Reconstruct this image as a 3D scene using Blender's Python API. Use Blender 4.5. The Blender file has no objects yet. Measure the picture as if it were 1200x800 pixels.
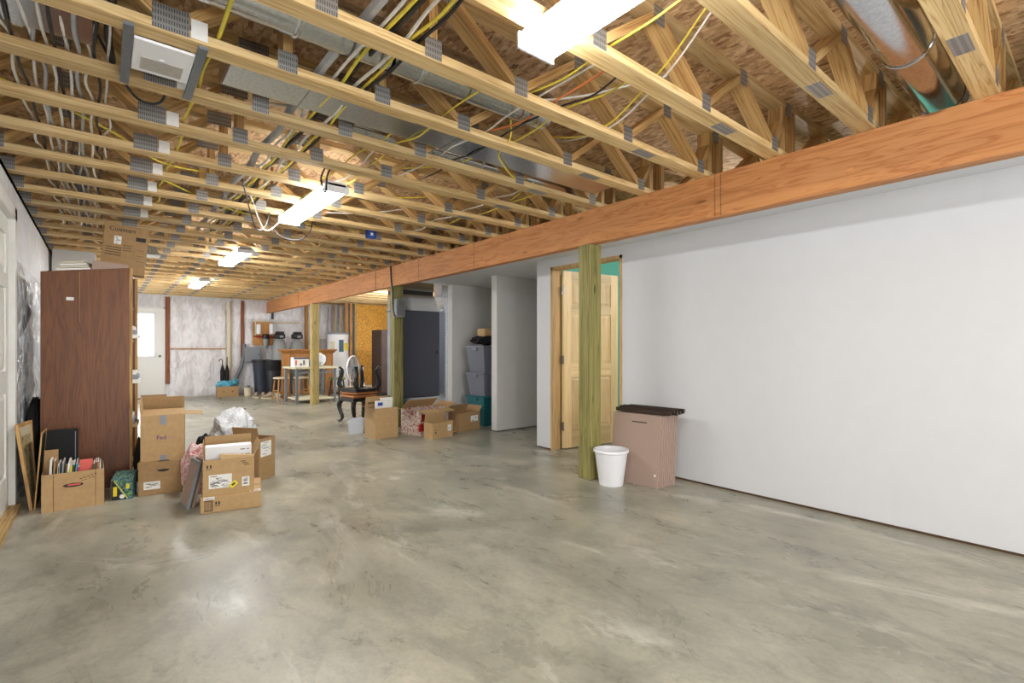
import bpy, bmesh, math, random
from mathutils import Vector, Matrix, noise
PI = math.pi
random.seed(7)
sc = bpy.context.scene
C = sc.collection

# ------------------------------------------------------------------ helpers
class MB:
    """collects shapes, builds ONE mesh object"""
    def __init__(s): s.b = bmesh.new()
    def box(s, x0, x1, y0, y1, z0, z1):
        v = [s.b.verts.new(p) for p in ((x0,y0,z0),(x1,y0,z0),(x1,y1,z0),(x0,y1,z0),(x0,y0,z1),(x1,y0,z1),(x1,y1,z1),(x0,y1,z1))]
        for f in ((3,2,1,0),(4,5,6,7),(0,1,5,4),(1,2,6,5),(2,3,7,6),(3,0,4,7)): s.b.faces.new([v[i] for i in f])
        return s
    def hexa(s, P):
        v = [s.b.verts.new(p) for p in P]
        for f in ((3,2,1,0),(4,5,6,7),(0,1,5,4),(1,2,6,5),(2,3,7,6),(3,0,4,7)): s.b.faces.new([v[i] for i in f])
        return s
    def rbox(s, x0, x1, y0, y1, z0, z1, bev=.01, seg=2):
        g = bmesh.new(); t = MB.__new__(MB); t.b = g; t.box(x0,x1,y0,y1,z0,z1)
        bmesh.ops.bevel(g, geom=g.edges[:], offset=bev, segments=seg, affect='EDGES', profile=.5)
        s.merge(g); return s
    def merge(s, g, M=None):
        if M is not None: g.transform(M)
        m = bpy.data.meshes.new('tmp'); g.to_mesh(m); g.free(); s.b.from_mesh(m); bpy.data.meshes.remove(m)
    def lathe(s, prof, seg=24, cx=0, cy=0, axis='z', caps=True):
        g = bmesh.new(); rings = []
        for r, z in prof:
            rings.append([g.verts.new((r*math.cos(2*PI*i/seg), r*math.sin(2*PI*i/seg), z)) for i in range(seg)])
        for a, b in zip(rings, rings[1:]):
            for i in range(seg): g.faces.new((a[i], a[(i+1)%seg], b[(i+1)%seg], b[i]))
        if caps:
            g.faces.new(rings[0][::-1]); g.faces.new(rings[-1])
        M = Matrix.Translation((cx, cy, 0))
        if axis == 'x': M = M @ Matrix.Rotation(PI/2, 4, 'Y')
        if axis == 'y': M = M @ Matrix.Rotation(-PI/2, 4, 'X')
        s.merge(g, M); return s
    def tube(s, pts, r, seg=8, rr=None):
        pts = [Vector(p) for p in pts]; rings = []; n = len(pts); up = None
        for i, p in enumerate(pts):
            t = (pts[min(i+1, n-1)] - pts[max(i-1, 0)])
            t = t.normalized() if t.length > 1e-9 else Vector((0,0,1))
            if up is None:
                up = Vector((0,0,1)) if abs(t.z) < .9 else Vector((1,0,0))
            a = t.cross(up)
            if a.length < 1e-5: a = t.cross(Vector((0,1,.3)))
            a.normalize(); b = t.cross(a).normalized(); up = -b if (-b).dot(up) >= 0 else b
            q = rr[i] if rr else r
            rings.append([s.b.verts.new(p + a*(q*math.cos(2*PI*k/seg)) + b*(q*math.sin(2*PI*k/seg))) for k in range(seg)])
        for A, B in zip(rings, rings[1:]):
            for k in range(seg): s.b.faces.new((A[k], A[(k+1)%seg], B[(k+1)%seg], B[k]))
        s.b.faces.new(rings[0][::-1]); s.b.faces.new(rings[-1])
        return s
    def bar(s, p, q, w, h):
        p, q = Vector(p), Vector(q); d = (q-p); L = d.length; d.normalize()
        u = Vector((0,0,1)) if abs(d.z) < .95 else Vector((0,1,0))
        a = d.cross(u).normalized()*(w/2); b = a.cross(d).normalized()*(h/2)
        P = [p-a-b, p+a-b, q+a-b, q-a-b, p-a+b, p+a+b, q+a+b, q-a+b]
        return s.hexa(P)
    def ball(s, c, r, sx=1, sy=1, sz=1, sub=2, nz=0, seed=0):
        g = bmesh.new(); bmesh.ops.create_icosphere(g, subdivisions=sub, radius=1)
        for v in g.verts:
            k = 1 + nz*noise.noise(v.co*2.3 + Vector((seed, seed*.7, 0)))
            v.co = Vector((v.co.x*sx*r*k, v.co.y*sy*r*k, v.co.z*sz*r*k))
        s.merge(g, Matrix.Translation(c)); return s
    def build(s, name, mat, parent=None, loc=(0,0,0), rot=(0,0,0), smooth=False, bevel=0):
        bmesh.ops.recalc_face_normals(s.b, faces=s.b.faces[:])
        m = bpy.data.meshes.new(name); s.b.to_mesh(m); s.b.free()
        m.materials.append(mat)
        o = bpy.data.objects.new(name, m); C.objects.link(o)
        o.location = loc; o.rotation_euler = rot
        if parent: o.parent = parent
        if smooth:
            for p in m.polygons: p.use_smooth = True
            try: m.set_sharp_from_angle(angle=math.radians(40))
            except Exception: pass
        if bevel:
            b = o.modifiers.new('bevel', 'BEVEL'); b.width = bevel; b.segments = 2; b.limit_method = 'ANGLE'
        return o

def tag(o, label, cat, group=None, kind=None):
    o['label'] = label; o['category'] = cat
    if group: o['group'] = group
    if kind: o['kind'] = kind
    return o
def struct(o): o['kind'] = 'structure'; return o
def thing(name, label, cat, loc=(0,0,0), rz=0, group=None, rx=0, ry=0):
    o = bpy.data.objects.new(name, None); C.objects.link(o)
    o.location = loc; o.rotation_euler = (rx, ry, rz); o.empty_display_size = .1
    return tag(o, label, cat, group)
def kids(o): return [c for c in list(C.objects) if c.parent == o]
def copy_tree(o, parent=None, ch=None):
    c = o.copy(); C.objects.link(c)
    if parent: c.parent = parent
    for k in (ch(o) if ch else kids(o)): copy_tree(k, c, ch)
    return c
def spline(P, n=6):
    P = [Vector(p) for p in P]; out = []
    for i in range(len(P)-1):
        a, b, c, d = P[max(i-1,0)], P[i], P[i+1], P[min(i+2, len(P)-1)]
        for k in range(n):
            t = k/n
            out.append(.5*((2*b) + (c-a)*t + (2*a-5*b+4*c-d)*t*t + (3*b-a-3*c+d)*t**3))
    out.append(P[-1]); return out
def text(body, size, loc, rot, mat, parent, name='lettering', align='LEFT'):
    cu = bpy.data.curves.new('t', 'FONT'); cu.body = body; cu.size = size; cu.extrude = .0006; cu.align_x = align
    cu.resolution_u = 3
    t = bpy.data.objects.new('t', cu); C.objects.link(t)
    dg = bpy.context.evaluated_depsgraph_get()
    m = bpy.data.meshes.new_from_object(t.evaluated_get(dg)); bpy.data.objects.remove(t)
    m.materials.clear(); m.materials.append(mat)
    o = bpy.data.objects.new(name, m); C.objects.link(o); o.location = loc; o.rotation_euler = rot; o.parent = parent
    return o

# ------------------------------------------------------------------ materials
def srgb(r, g, b):
    f = lambda c: c/12.92 if c <= .04045 else ((c+.055)/1.055)**2.4
    return (f(r/255), f(g/255), f(b/255), 1)
class NT:
    def __init__(s, name):
        s.m = bpy.data.materials.new(name); s.m.use_nodes = True; s.t = s.m.node_tree; s.n = s.t.nodes
        s.p = s.n['Principled BSDF']
    def add(s, ty, **kw):
        n = s.n.new(ty)
        for k, v in kw.items():
            if k in n.inputs: n.inputs[k].default_value = v
            else: setattr(n, k, v)
        return n
    def l(s, a, b): s.t.links.new(a, b)
    def coord(s, scale=(1,1,1), kind='Object'):
        tc = s.add('ShaderNodeTexCoord'); mp = s.add('ShaderNodeMapping'); mp.inputs['Scale'].default_value = scale
        s.l(tc.outputs[kind], mp.inputs['Vector']); return mp.outputs[0]
    def ramp(s, src, stops):
        r = s.add('ShaderNodeValToRGB'); e = r.color_ramp.elements
        while len(e) < len(stops): e.new(.5)
        for i, (p, c) in enumerate(stops): e[i].position = p; e[i].color = c
        s.l(src, r.inputs[0]); return r.outputs[0]
    def bump(s, src, st, dist=.01):
        b = s.add('ShaderNodeBump'); b.inputs['Strength'].default_value = st; b.inputs['Distance'].default_value = dist
        s.l(src, b.inputs['Height']); s.l(b.outputs[0], s.p.inputs['Normal'])
def plain(name, col, rough=.6, metal=0, spec=.5, var=.06, scale=8, bump=0, trans=0, alpha=1):
    m = NT(name); v = m.coord((scale,)*3)
    nz = m.add('ShaderNodeTexNoise', Detail=4.0); m.l(v, nz.inputs['Vector'])
    lo = tuple(max(0, c*(1-var*1.6)) for c in col[:3])+(1,); hi = tuple(min(1, c*(1+var)) for c in col[:3])+(1,)
    m.l(m.ramp(nz.outputs[0], [(.3, lo), (.7, hi)]), m.p.inputs['Base Color'])
    m.p.inputs['Roughness'].default_value = rough; m.p.inputs['Metallic'].default_value = metal
    m.p.inputs['Specular IOR Level'].default_value = spec
    if trans: m.p.inputs['Transmission Weight'].default_value = trans
    if alpha < 1: m.p.inputs['Alpha'].default_value = alpha
    if bump: m.bump(nz.outputs[0], bump)
    return m.m
def wood(name, light, mid, dark, axis='x', g=1.0, rough=.65, knots=True, perobj=True, fig=(1.0, 34)):
    """grain along the object's local axis"""
    m = NT(name); a, b = fig
    sca = {'x': (a*g, b*g, b*g), 'y': (b*g, a*g, b*g), 'z': (b*g, b*g, a*g)}[axis]
    v = m.coord(sca)
    if perobj:
        oi = m.add('ShaderNodeObjectInfo'); ad = m.add('ShaderNodeVectorMath', operation='ADD')
        mu = m.add('ShaderNodeVectorMath', operation='SCALE'); mu.inputs['Scale'].default_value = 40
        cx = m.add('ShaderNodeCombineXYZ'); m.l(oi.outputs['Random'], cx.inputs[0]); m.l(oi.outputs['Random'], cx.inputs[1])
        m.l(cx.outputs[0], mu.inputs[0]); m.l(mu.outputs[0], ad.inputs[0]); m.l(v, ad.inputs[1]); v = ad.outputs[0]
    n1 = m.add('ShaderNodeTexNoise', Detail=5.0, Distortion=1.2); n1.inputs['Scale'].default_value = 1.0; m.l(v, n1.inputs['Vector'])
    wv = m.add('ShaderNodeMath', operation='MULTIPLY'); wv.inputs[1].default_value = 9; m.l(n1.outputs[0], wv.inputs[0])
    fr = m.add('ShaderNodeMath', operation='PINGPONG'); fr.inputs[1].default_value = 1; m.l(wv.outputs[0], fr.inputs[0])
    col = m.ramp(fr.outputs[0], [(0, dark), (.35, mid), (1, light)])
    n2 = m.add('ShaderNodeTexNoise', Detail=3.0); n2.inputs['Scale'].default_value = .25; m.l(v, n2.inputs['Vector'])
    mx = m.add('ShaderNodeMix', data_type='RGBA', blend_type='MULTIPLY'); mx.inputs[0].default_value = .55
    m.l(col, mx.inputs[6]); m.l(m.ramp(n2.outputs[0], [(.3, (.62,.58,.52,1)), (.65, (1,1,1,1))]), mx.inputs[7])
    out = mx.outputs[2]
    if perobj:
        hs = m.add('ShaderNodeHueSaturation'); vr = m.add('ShaderNodeMapRange'); vr.inputs[3].default_value = .82; vr.inputs[4].default_value = 1.15
        m.l(oi.outputs['Random'], vr.inputs[0]); m.l(vr.outputs[0], hs.inputs['Value']); m.l(out, hs.inputs['Color']); out = hs.outputs[0]
    if knots:
        kv = m.coord({'x': (2.2, 9, 9), 'y': (9, 2.2, 9), 'z': (9, 9, 2.2)}[axis])
        vo = m.add('ShaderNodeTexVoronoi'); vo.inputs['Scale'].default_value = 1; vo.inputs['Randomness'].default_value = 1; m.l(kv, vo.inputs['Vector'])
        km = m.add('ShaderNodeMix', data_type='RGBA')
        m.l(m.ramp(vo.outputs['Distance'], [(.06, (1,1,1,1)), (.13, (0,0,0,1))]), km.inputs[0])
        m.l(out, km.inputs[6]); km.inputs[7].default_value = tuple(c*.45 for c in dark[:3])+(1,); out = km.outputs[2]
    m.l(out, m.p.inputs['Base Color']); m.p.inputs['Roughness'].default_value = rough
    m.bump(fr.outputs[0], .12, .002)
    return m.m

M = {}
M['pine'] = wood('pine_chord', srgb(226,198,146), srgb(214,182,126), srgb(188,150,94), 'x')
M['pine_y'] = wood('pine_y', srgb(226,196,138), srgb(212,178,116), srgb(176,134,76), 'y')
M['web'] = wood('pine_web', srgb(216,180,120), srgb(202,160,100), srgb(170,124,72), 'x')
M['studs'] = wood('stud_wood', srgb(205,150,84), srgb(190,135,72), srgb(150,100,52), 'z')
M['stud_red'] = wood('stud_red', srgb(170,104,66), srgb(150,88,54), srgb(110,62,40), 'z')
M['lvl'] = wood('lvl_beam', srgb(206,144,88), srgb(198,134,78), srgb(178,112,60), 'y', g=.8, fig=(2.2,26))
M['treated'] = wood('treated_post', srgb(156,148,90), srgb(138,130,72), srgb(104,100,52), 'z', g=.9)
M['treated_pale'] = wood('treated_pale', srgb(186,168,108), srgb(170,150,90), srgb(128,112,62), 'z', g=.9)
M['door_pine'] = wood('door_pine', srgb(246,218,170), srgb(240,208,156), srgb(228,192,138), 'z', g=.8, rough=.5, knots=False)
M['door_pine_h'] = wood('door_pine_rail', srgb(246,218,170), srgb(240,208,156), srgb(228,192,138), 'x', g=.8, rough=.5, knots=False)
M['jamb'] = wood('jamb_wood', srgb(228,192,138), srgb(218,178,122), srgb(190,148,94), 'z', knots=False)
M['walnut'] = wood('walnut_panel', srgb(124,76,42), srgb(114,68,36), srgb(100,58,30), 'z', g=1.7, rough=.45, knots=False, perobj=False, fig=(1.0,14))
M['oak_edge'] = wood('edge_ply', srgb(205,165,105), srgb(190,148,88), srgb(150,110,64), 'z', knots=False)
M['mantel'] = wood('mantel_oak', srgb(198,142,82), srgb(184,126,66), srgb(150,98,50), 'z', knots=False)
M['osb_yellow'] = plain('yellow_osb', srgb(220,158,48), .6, var=.35, scale=9)
M['brownboard'] = wood('dark_cabinet', srgb(74,50,34), srgb(62,40,28), srgb(42,26,18), 'z', knots=False)

def make_osb():
    m = NT('osb'); v = m.coord((1,1,1))
    def flakes(scale, st, ang):
        mp = m.add('ShaderNodeMapping'); mp.inputs['Rotation'].default_value = (0,0,ang); mp.inputs['Scale'].default_value = st; m.l(v, mp.inputs['Vector'])
        vo = m.add('ShaderNodeTexVoronoi'); vo.inputs['Scale'].default_value = scale; m.l(mp.outputs[0], vo.inputs['Vector'])
        sp = m.add('ShaderNodeSeparateColor'); m.l(vo.outputs['Color'], sp.inputs[0]); return sp.outputs
    f1 = flakes(44, (1,.4,1), .5); f2 = flakes(50, (1,.4,1), 1.9)
    n = m.add('ShaderNodeTexNoise', Detail=5.0); n.inputs['Scale'].default_value = 22; m.l(v, n.inputs['Vector'])
    st = [(0, srgb(152,110,74)), (.2, srgb(190,150,108)), (.6, srgb(212,174,130)), (1, srgb(232,200,158))]
    x = m.add('ShaderNodeMix', data_type='RGBA'); m.l(m.ramp(f2[1], [(.45,(0,0,0,1)),(.5,(1,1,1,1))]), x.inputs[0]); m.l(m.ramp(f1[0], st), x.inputs[6]); m.l(m.ramp(f2[0], st), x.inputs[7])
    y = m.add('ShaderNodeMix', data_type='RGBA', blend_type='MULTIPLY'); y.inputs[0].default_value = .6; m.l(x.outputs[2], y.inputs[6]); m.l(m.ramp(n.outputs[0], [(.33, (.45,.38,.32,1)), (.47, (1,1,1,1))]), y.inputs[7])
    m.l(y.outputs[2], m.p.inputs['Base Color']); m.p.inputs['Roughness'].default_value = .75
    m.bump(f1[1], .2, .004); return m.m
M['osb'] = make_osb()

def make_concrete():
    m = NT('concrete'); v = m.coord((1,1,1))
    def noise_(sc_, det, ro, dist, loc=(0,0,0), stretch=(1,1,1), ang=.5):
        mp = m.add('ShaderNodeMapping'); mp.inputs['Location'].default_value = loc; mp.inputs['Rotation'].default_value = (0,0,ang); mp.inputs['Scale'].default_value = stretch
        m.l(v, mp.inputs['Vector']); n = m.add('ShaderNodeTexNoise', Detail=det, Roughness=ro); n.inputs['Scale'].default_value = sc_; n.inputs['Distortion'].default_value = dist
        m.l(mp.outputs[0], n.inputs['Vector']); return n.outputs[0]
    def mul(a, b, f):
        x = m.add('ShaderNodeMix', data_type='RGBA', blend_type='MULTIPLY'); x.inputs[0].default_value = f; m.l(a, x.inputs[6]); m.l(b, x.inputs[7]); return x.outputs[2]
    def mixc(a, fac, col):
        x = m.add('ShaderNodeMix', data_type='RGBA'); m.l(fac, x.inputs[0]); m.l(a, x.inputs[6]); x.inputs[7].default_value = col; return x.outputs[2]
    big = noise_(.75, 8, .62, .8); grain = noise_(42, 6, .8, 0); mot = noise_(3.2, 12, .78, .5, (31,4,0), (1,.7,1), 1.0); mid = noise_(2.6, 10, .68, .9, (4,1,0), (1,.5,1)); fine = noise_(9, 10, .75, .6, (1,7,0), (1,.6,1))
    c = m.ramp(big, [(.32, srgb(140,138,124)), (.45, srgb(166,162,146)), (.55, srgb(179,174,156)), (.68, srgb(198,191,170))])
    c = mul(c, m.ramp(mid, [(.28, (.66,.66,.65,1)), (.45, (.84,.85,.84,1)), (.62, (1,1,1,1))]), .95)
    c = mul(c, m.ramp(fine, [(.34, (.66,.66,.64,1)), (.46, (.95,.95,.94,1)), (.6, (1.0,1.0,1.0,1))]), .75)
    c = mul(c, m.ramp(mot, [(.30, (.62,.63,.63,1)), (.46, (.90,.91,.91,1)), (.52, (1,1,1,1))]), .9)
    c = mul(c, m.ramp(grain, [(.35, (.80,.80,.79,1)), (.55, (1,1,1,1))]), .7)
    st = noise_(1.1, 9, .7, 2.4, (9,3,0), (1,.45,1), .9); c = mixc(c, m.ramp(st, [(.56, (0,0,0,1)), (.72, (.7,.7,.7,1))]), srgb(218,214,200))
    dk = noise_(.8, 8, .72, 2.0, (2,12,0), (1,.4,1), .7); c = mixc(c, m.ramp(dk, [(.30, (.55,.55,.55,1)), (.50, (0,0,0,1))]), srgb(116,114,104))
    # thin trowel scars where a stretched field crosses its mid value
    sc_ = noise_(1.5, 5, .6, 1.6, (21,5,0), (1,.35,1), .6); ab = m.add('ShaderNodeMath', operation='SUBTRACT'); ab.inputs[1].default_value = .5; m.l(sc_, ab.inputs[0])
    aa = m.add('ShaderNodeMath', operation='ABSOLUTE'); m.l(ab.outputs[0], aa.inputs[0])
    k = m.add('ShaderNodeMath', operation='MULTIPLY'); m.l(m.ramp(aa.outputs[0], [(0, (.35,.35,.35,1)), (.004, (0,0,0,1))]), k.inputs[0]); m.l(m.ramp(fine, [(.42, (1,1,1,1)), (.52, (0,0,0,1))]), k.inputs[1])
    c = mixc(c, k.outputs[0], srgb(104,100,86))
    m.l(c, m.p.inputs['Base Color'])
    m.l(m.ramp(mid, [(.3, (.22,.22,.22,1)), (.65, (.40,.40,.40,1))]), m.p.inputs['Roughness'])
    m.p.inputs['Specular IOR Level'].default_value = .5
    ad = m.add('ShaderNodeMath', operation='ADD'); m.l(mot, ad.inputs[0]); m.l(fine, ad.inputs[1])
    m.bump(ad.outputs[0], .22, .008); return m.m
M['concrete'] = make_concrete()

def make_plate():
    m = NT('truss_plate'); v = m.coord((1,1,1)); sx = m.add('ShaderNodeSeparateXYZ'); m.l(v, sx.inputs[0])
    def tri(o, per, ph=0):
        a = m.add('ShaderNodeMath', operation='MULTIPLY_ADD'); a.inputs[1].default_value = 1/per; a.inputs[2].default_value = ph; m.l(o, a.inputs[0])
        f = m.add('ShaderNodeMath', operation='FRACT'); m.l(a.outputs[0], f.inputs[0]); return f.outputs[0]
    fx = tri(sx.outputs[0], .0085)
    yz = m.add('ShaderNodeMath', operation='ADD'); m.l(sx.outputs[1], yz.inputs[0]); m.l(sx.outputs[2], yz.inputs[1])
    fz = tri(yz.outputs[0], .025)
    a = m.add('ShaderNodeMath', operation='LESS_THAN'); a.inputs[1].default_value = .42; m.l(fx, a.inputs[0])
    b = m.add('ShaderNodeMath', operation='LESS_THAN'); b.inputs[1].default_value = .6; m.l(fz, b.inputs[0])
    k = m.add('ShaderNodeMath', operation='MULTIPLY'); m.l(a.outputs[0], k.inputs[0]); m.l(b.outputs[0], k.inputs[1])
    mx = m.add('ShaderNodeMix', data_type='RGBA'); m.l(k.outputs[0], mx.inputs[0]); mx.inputs[6].default_value = srgb(158,157,154); mx.inputs[7].default_value = srgb(92,89,86)
    m.l(mx.outputs[2], m.p.inputs['Base Color']); m.p.inputs['Metallic'].default_value = .55; m.p.inputs['Roughness'].default_value = .45
    return m.m
M['plate'] = make_plate()
M['drywall'] = plain('white_drywall', srgb(216,217,219), .7, var=.01, scale=1.5)
M['drywall_grey'] = plain('primed_drywall', srgb(214,212,208), .75, var=.02, scale=1.2)
M['teal'] = plain('teal_paint', srgb(96,178,158), .6, var=.02)
M['white_paint'] = plain('white_paint', srgb(232,230,224), .4, var=.02)
M['white_plastic'] = plain('white_plastic', srgb(236,236,238), .35, var=.01)
M['galv'] = plain('galvanised', srgb(200,204,208), .2, metal=1, var=.12, scale=14)
M['galv_dull'] = plain('galvanised_dull', srgb(190,192,194), .17, metal=1, var=.1, scale=14)
M['steel_band'] = plain('bracket_steel', srgb(122,128,134), .5, metal=.5)
M['duct_shine'] = plain('shiny_duct', srgb(206,214,224), .3, metal=.6, var=.1, scale=6)
M['brass'] = plain('brass', srgb(168,142,70), .35, metal=.9)
M['nickel'] = plain('nickel', srgb(150,146,138), .35, metal=.9)
M['dark_gap'] = plain('bottom_plate_wood', srgb(92,66,40), .8)
M['card'] = plain('cardboard', srgb(188,154,108), .8, var=.06, scale=6)
M['card_dark'] = plain('cardboard_brown', srgb(166,132,90), .8, var=.08, scale=6)
M['card_pale'] = plain('cardboard_pale', srgb(206,172,124), .8, var=.05, scale=6)
M['card_in'] = plain('cardboard_inside', srgb(140,104,64), .85, var=.06)
M['tape'] = plain('packing_tape', srgb(196,162,108), .25, var=.03)
M['paper'] = plain('paper', srgb(238,236,230), .6, var=.03)
M['paper_cream'] = plain('newspaper', srgb(216,206,180), .7, var=.12, scale=30)
M['ink'] = plain('black_print', srgb(40,36,34), .7)
M['ink_soft'] = plain('brown_print', srgb(96,72,48), .7)
M['purple'] = plain('purple_print', srgb(66,44,122), .6)
M['purple_pale'] = plain('pale_purple_print', srgb(168,134,116), .6)
M['yellow'] = plain('yellow_sticker', srgb(236,214,40), .5)
M['black'] = plain('black_plastic', srgb(26,26,28), .45)
M['black_cloth'] = plain('black_cloth', srgb(24,23,24), .8, bump=.3, scale=20)
M['navy'] = plain('navy_enamel', srgb(58,61,74), .35, var=.03)
M['red'] = plain('red_print', srgb(176,40,44), .5)
M['salmon'] = plain('salmon', srgb(220,96,84), .6)
M['blue'] = plain('blue', srgb(40,78,170), .5)
M['pipe'] = plain('grey_pvc', srgb(112,114,116), .45)
M['panel_grey'] = plain('panel_grey', srgb(136,140,146), .45, var=.03)
M['brown_channel'] = plain('brown_channel', srgb(66,52,44), .4, metal=.3)
M['pinkboard'] = plain('pink_fibreboard', srgb(172,148,134), .85, var=.05, scale=30)
M['tote_grey'] = plain('tote_grey', srgb(116,118,130), .4)
M['tote_teal'] = plain('tote_teal', srgb(22,98,104), .4)
M['ebony'] = plain('ebony', srgb(30,25,25), .3, var=.15)
M['seat_tan'] = plain('seat_tan', srgb(176,112,60), .7, var=.15, scale=30)
M['cream'] = plain('cream', srgb(222,210,178), .6)
M['slab'] = plain('pad', srgb(206,200,170), .85)
M['tank'] = plain('fibre_tank', srgb(150,152,150), .5)
M['heater'] = plain('heater_enamel', srgb(232,233,233), .35, var=.01)
M['blue_label'] = plain('blue_label', srgb(72,98,122), .5)
M['green'] = plain('green_print', srgb(52,120,62), .5)
M['olive'] = plain('olive_seat', srgb(112,118,58), .6)
M['aqua'] = plain('aqua_cloth', srgb(86,160,182), .8, bump=.4, scale=15)
M['shoe'] = plain('shoe_leather', srgb(150,132,110), .7)
M['shoe_w'] = plain('shoe_white', srgb(198,206,196), .6)
M['pinkwool'] = plain('insulation_pink', srgb(190,140,124), .9, var=.2, scale=20, bump=.6)
M['leafm'] = plain('leaf', srgb(70,130,80), .6)
M['grass'] = plain('lawn', srgb(150,170,110), .9)
M['white_cable'] = plain('white_cable', srgb(226,222,214), .45)
M['yellow_cable'] = plain('yellow_cable', srgb(226,206,70), .45)
M['grey_cable'] = plain('grey_cable', srgb(168,170,172), .5)
M['black_cable'] = plain('black_cable', srgb(34,34,36), .5)
M['orange_cable'] = plain('orange_cable', srgb(214,120,60), .45)

M['fan_lens'] = plain('fan_lens', srgb(176,172,162), .6)
def make_art():
    m = NT('art_print'); v = m.coord((3,3,3)); n = m.add('ShaderNodeTexNoise', Detail=2.0); m.l(v, n.inputs['Vector'])
    m.l(m.ramp(n.outputs[0], [(.3, srgb(120,110,92)), (.45, srgb(190,176,140)), (.6, srgb(206,190,120)), (.7, srgb(170,110,90))]), m.p.inputs['Base Color']); return m.m
M['art'] = make_art()
def make_busy(name, cols, scale=14):
    m = NT(name); v = m.coord((scale,)*3); n = m.add('ShaderNodeTexVoronoi'); m.l(v, n.inputs['Vector']); s = m.add('ShaderNodeSeparateColor'); m.l(n.outputs['Color'], s.inputs[0])
    k = len(cols); m.l(m.ramp(s.outputs[0], [(i/k, c) for i, c in enumerate(cols)]), m.p.inputs['Base Color'])
    m.n[-1]; m.p.inputs['Roughness'].default_value = .5; return m.m
M['greenbox'] = make_busy('garden_print', [srgb(30,42,70), srgb(58,104,140), srgb(60,130,70), srgb(90,130,190), srgb(150,180,60), srgb(30,56,44)], 26)
M['redprint'] = make_busy('red_white_print', [srgb(226,216,206), srgb(226,216,206), srgb(186,44,52), srgb(206,190,170)], 9)
M['lacepaper'] = make_busy('crumpled_paper', [srgb(160,136,112), srgb(196,176,152), srgb(120,98,80), srgb(210,196,176)], 26)

def make_foil(name, base, metal, rough, bs, sc_=(5,5,2.2)):
    m = NT(name); v = m.coord(sc_)
    n = m.add('ShaderNodeTexNoise', Detail=5.0, Distortion=1.6); n.inputs['Scale'].default_value = 1.4; m.l(v, n.inputs['Vector'])
    n2 = m.add('ShaderNodeTexVoronoi', feature='SMOOTH_F1'); n2.inputs['Scale'].default_value = 3; m.l(n.outputs['Color'], n2.inputs['Vector'])
    lo = tuple(c*.82 for c in base[:3])+(1,)
    m.l(m.ramp(n.outputs[0], [(.35, lo), (.6, base)]), m.p.inputs['Base Color'])
    m.p.inputs['Metallic'].default_value = metal; m.p.inputs['Roughness'].default_value = rough
    ad = m.add('ShaderNodeMath', operation='ADD'); m.l(n.outputs[0], ad.inputs[0]); m.l(n2.outputs['Distance'], ad.inputs[1])
    m.bump(ad.outputs[0], bs, .06); return m.m
M['vapour'] = make_foil('vapour_sheet', srgb(238,234,234), 0, .32, .45)
M['foil'] = make_foil('foil_facing', srgb(226,230,234), .55, .25, 1.0, (9,9,3))
M['wallsheet'] = make_foil('wall_sheet', srgb(226,224,224), .1, .45, .3)
M['bubble'] = make_foil('bubble_plastic', srgb(250,251,252), 0, .12, .6, (16,16,16))
M['pinkbag'] = make_busy('pink_bag', [srgb(206,150,146), srgb(226,206,200), srgb(196,96,96), srgb(214,190,186)], 16)
def emis(name, col, st):
    m = NT(name); m.p.inputs['Base Color'].default_value = (.9,.9,.9,1)
    m.p.inputs['Emission Color'].default_value = col; m.p.inputs['Emission Strength'].default_value = st; return m.m
M['lens'] = emis('lit_lens', (.94, .975, 1, 1), 40)
M['bulb'] = emis('lit_bulb', (.96, .98, 1, 1), 900)
M['glass'] = plain('clear_glass', (.95,.97,.97,1), .02, trans=1, var=0)
M['clear'] = plain('clear_bin', srgb(226,232,240), .3, trans=.2, var=.02)

# ------------------------------------------------------------------ room constants
XL, XR, YB, YF = -.5, 3.87, -2.4, 13.95
ZT = 2.34          # underside of the trusses
ZO = 2.696         # underside of subfloor
XE = 6.6
def S(name, mat, *boxes, **kw):
    m = MB()
    for b in boxes: m.box(*b)
    return struct(m.build(name, mat, **kw))

S('floor', M['concrete'], (-.9, XE+.2, YB-.2, YF+.2, -.12, 0))
S('ceiling', M['osb'], (-.9, XE+.2, YB-.2, YF+.2, ZO, ZO+.02))
# left wall with the white door opening
DY0, DY1, DZ = 4.02, 4.97, 2.06
S('wall_left', M['wallsheet'], (XL-.2, XL, YB, DY0, 0, ZT), (XL-.2, XL, DY1, 9.2, 0, ZT), (XL-.2, XL, 9.2, 12.4, 0, .85), (XL-.2, XL, 9.2, 12.4, 2.1, ZT), (XL-.2, XL, 12.4, YF, 0, ZT), (XL-.2, XL, DY0, DY1, DZ, ZT))
S('wall_left_rim', M['pinkwool'], (XL-.42, XL-.32, YB, YF, ZT, ZO))
S('trim_1', M['pine_y'], (XL-.32, XL-.0, YB, YF, ZT-.04, ZT-.001))
# far wall, with the glazed door
FX0, FX1, FZ = .14, 1.1, 2.08
S('wall_far', M['wallsheet'], (XL-.2, FX0, YF, YF+.2, 0, ZO), (FX1, XE, YF, YF+.2, 0, ZO), (FX0, FX1, YF, YF+.2, FZ, ZO))
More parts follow.
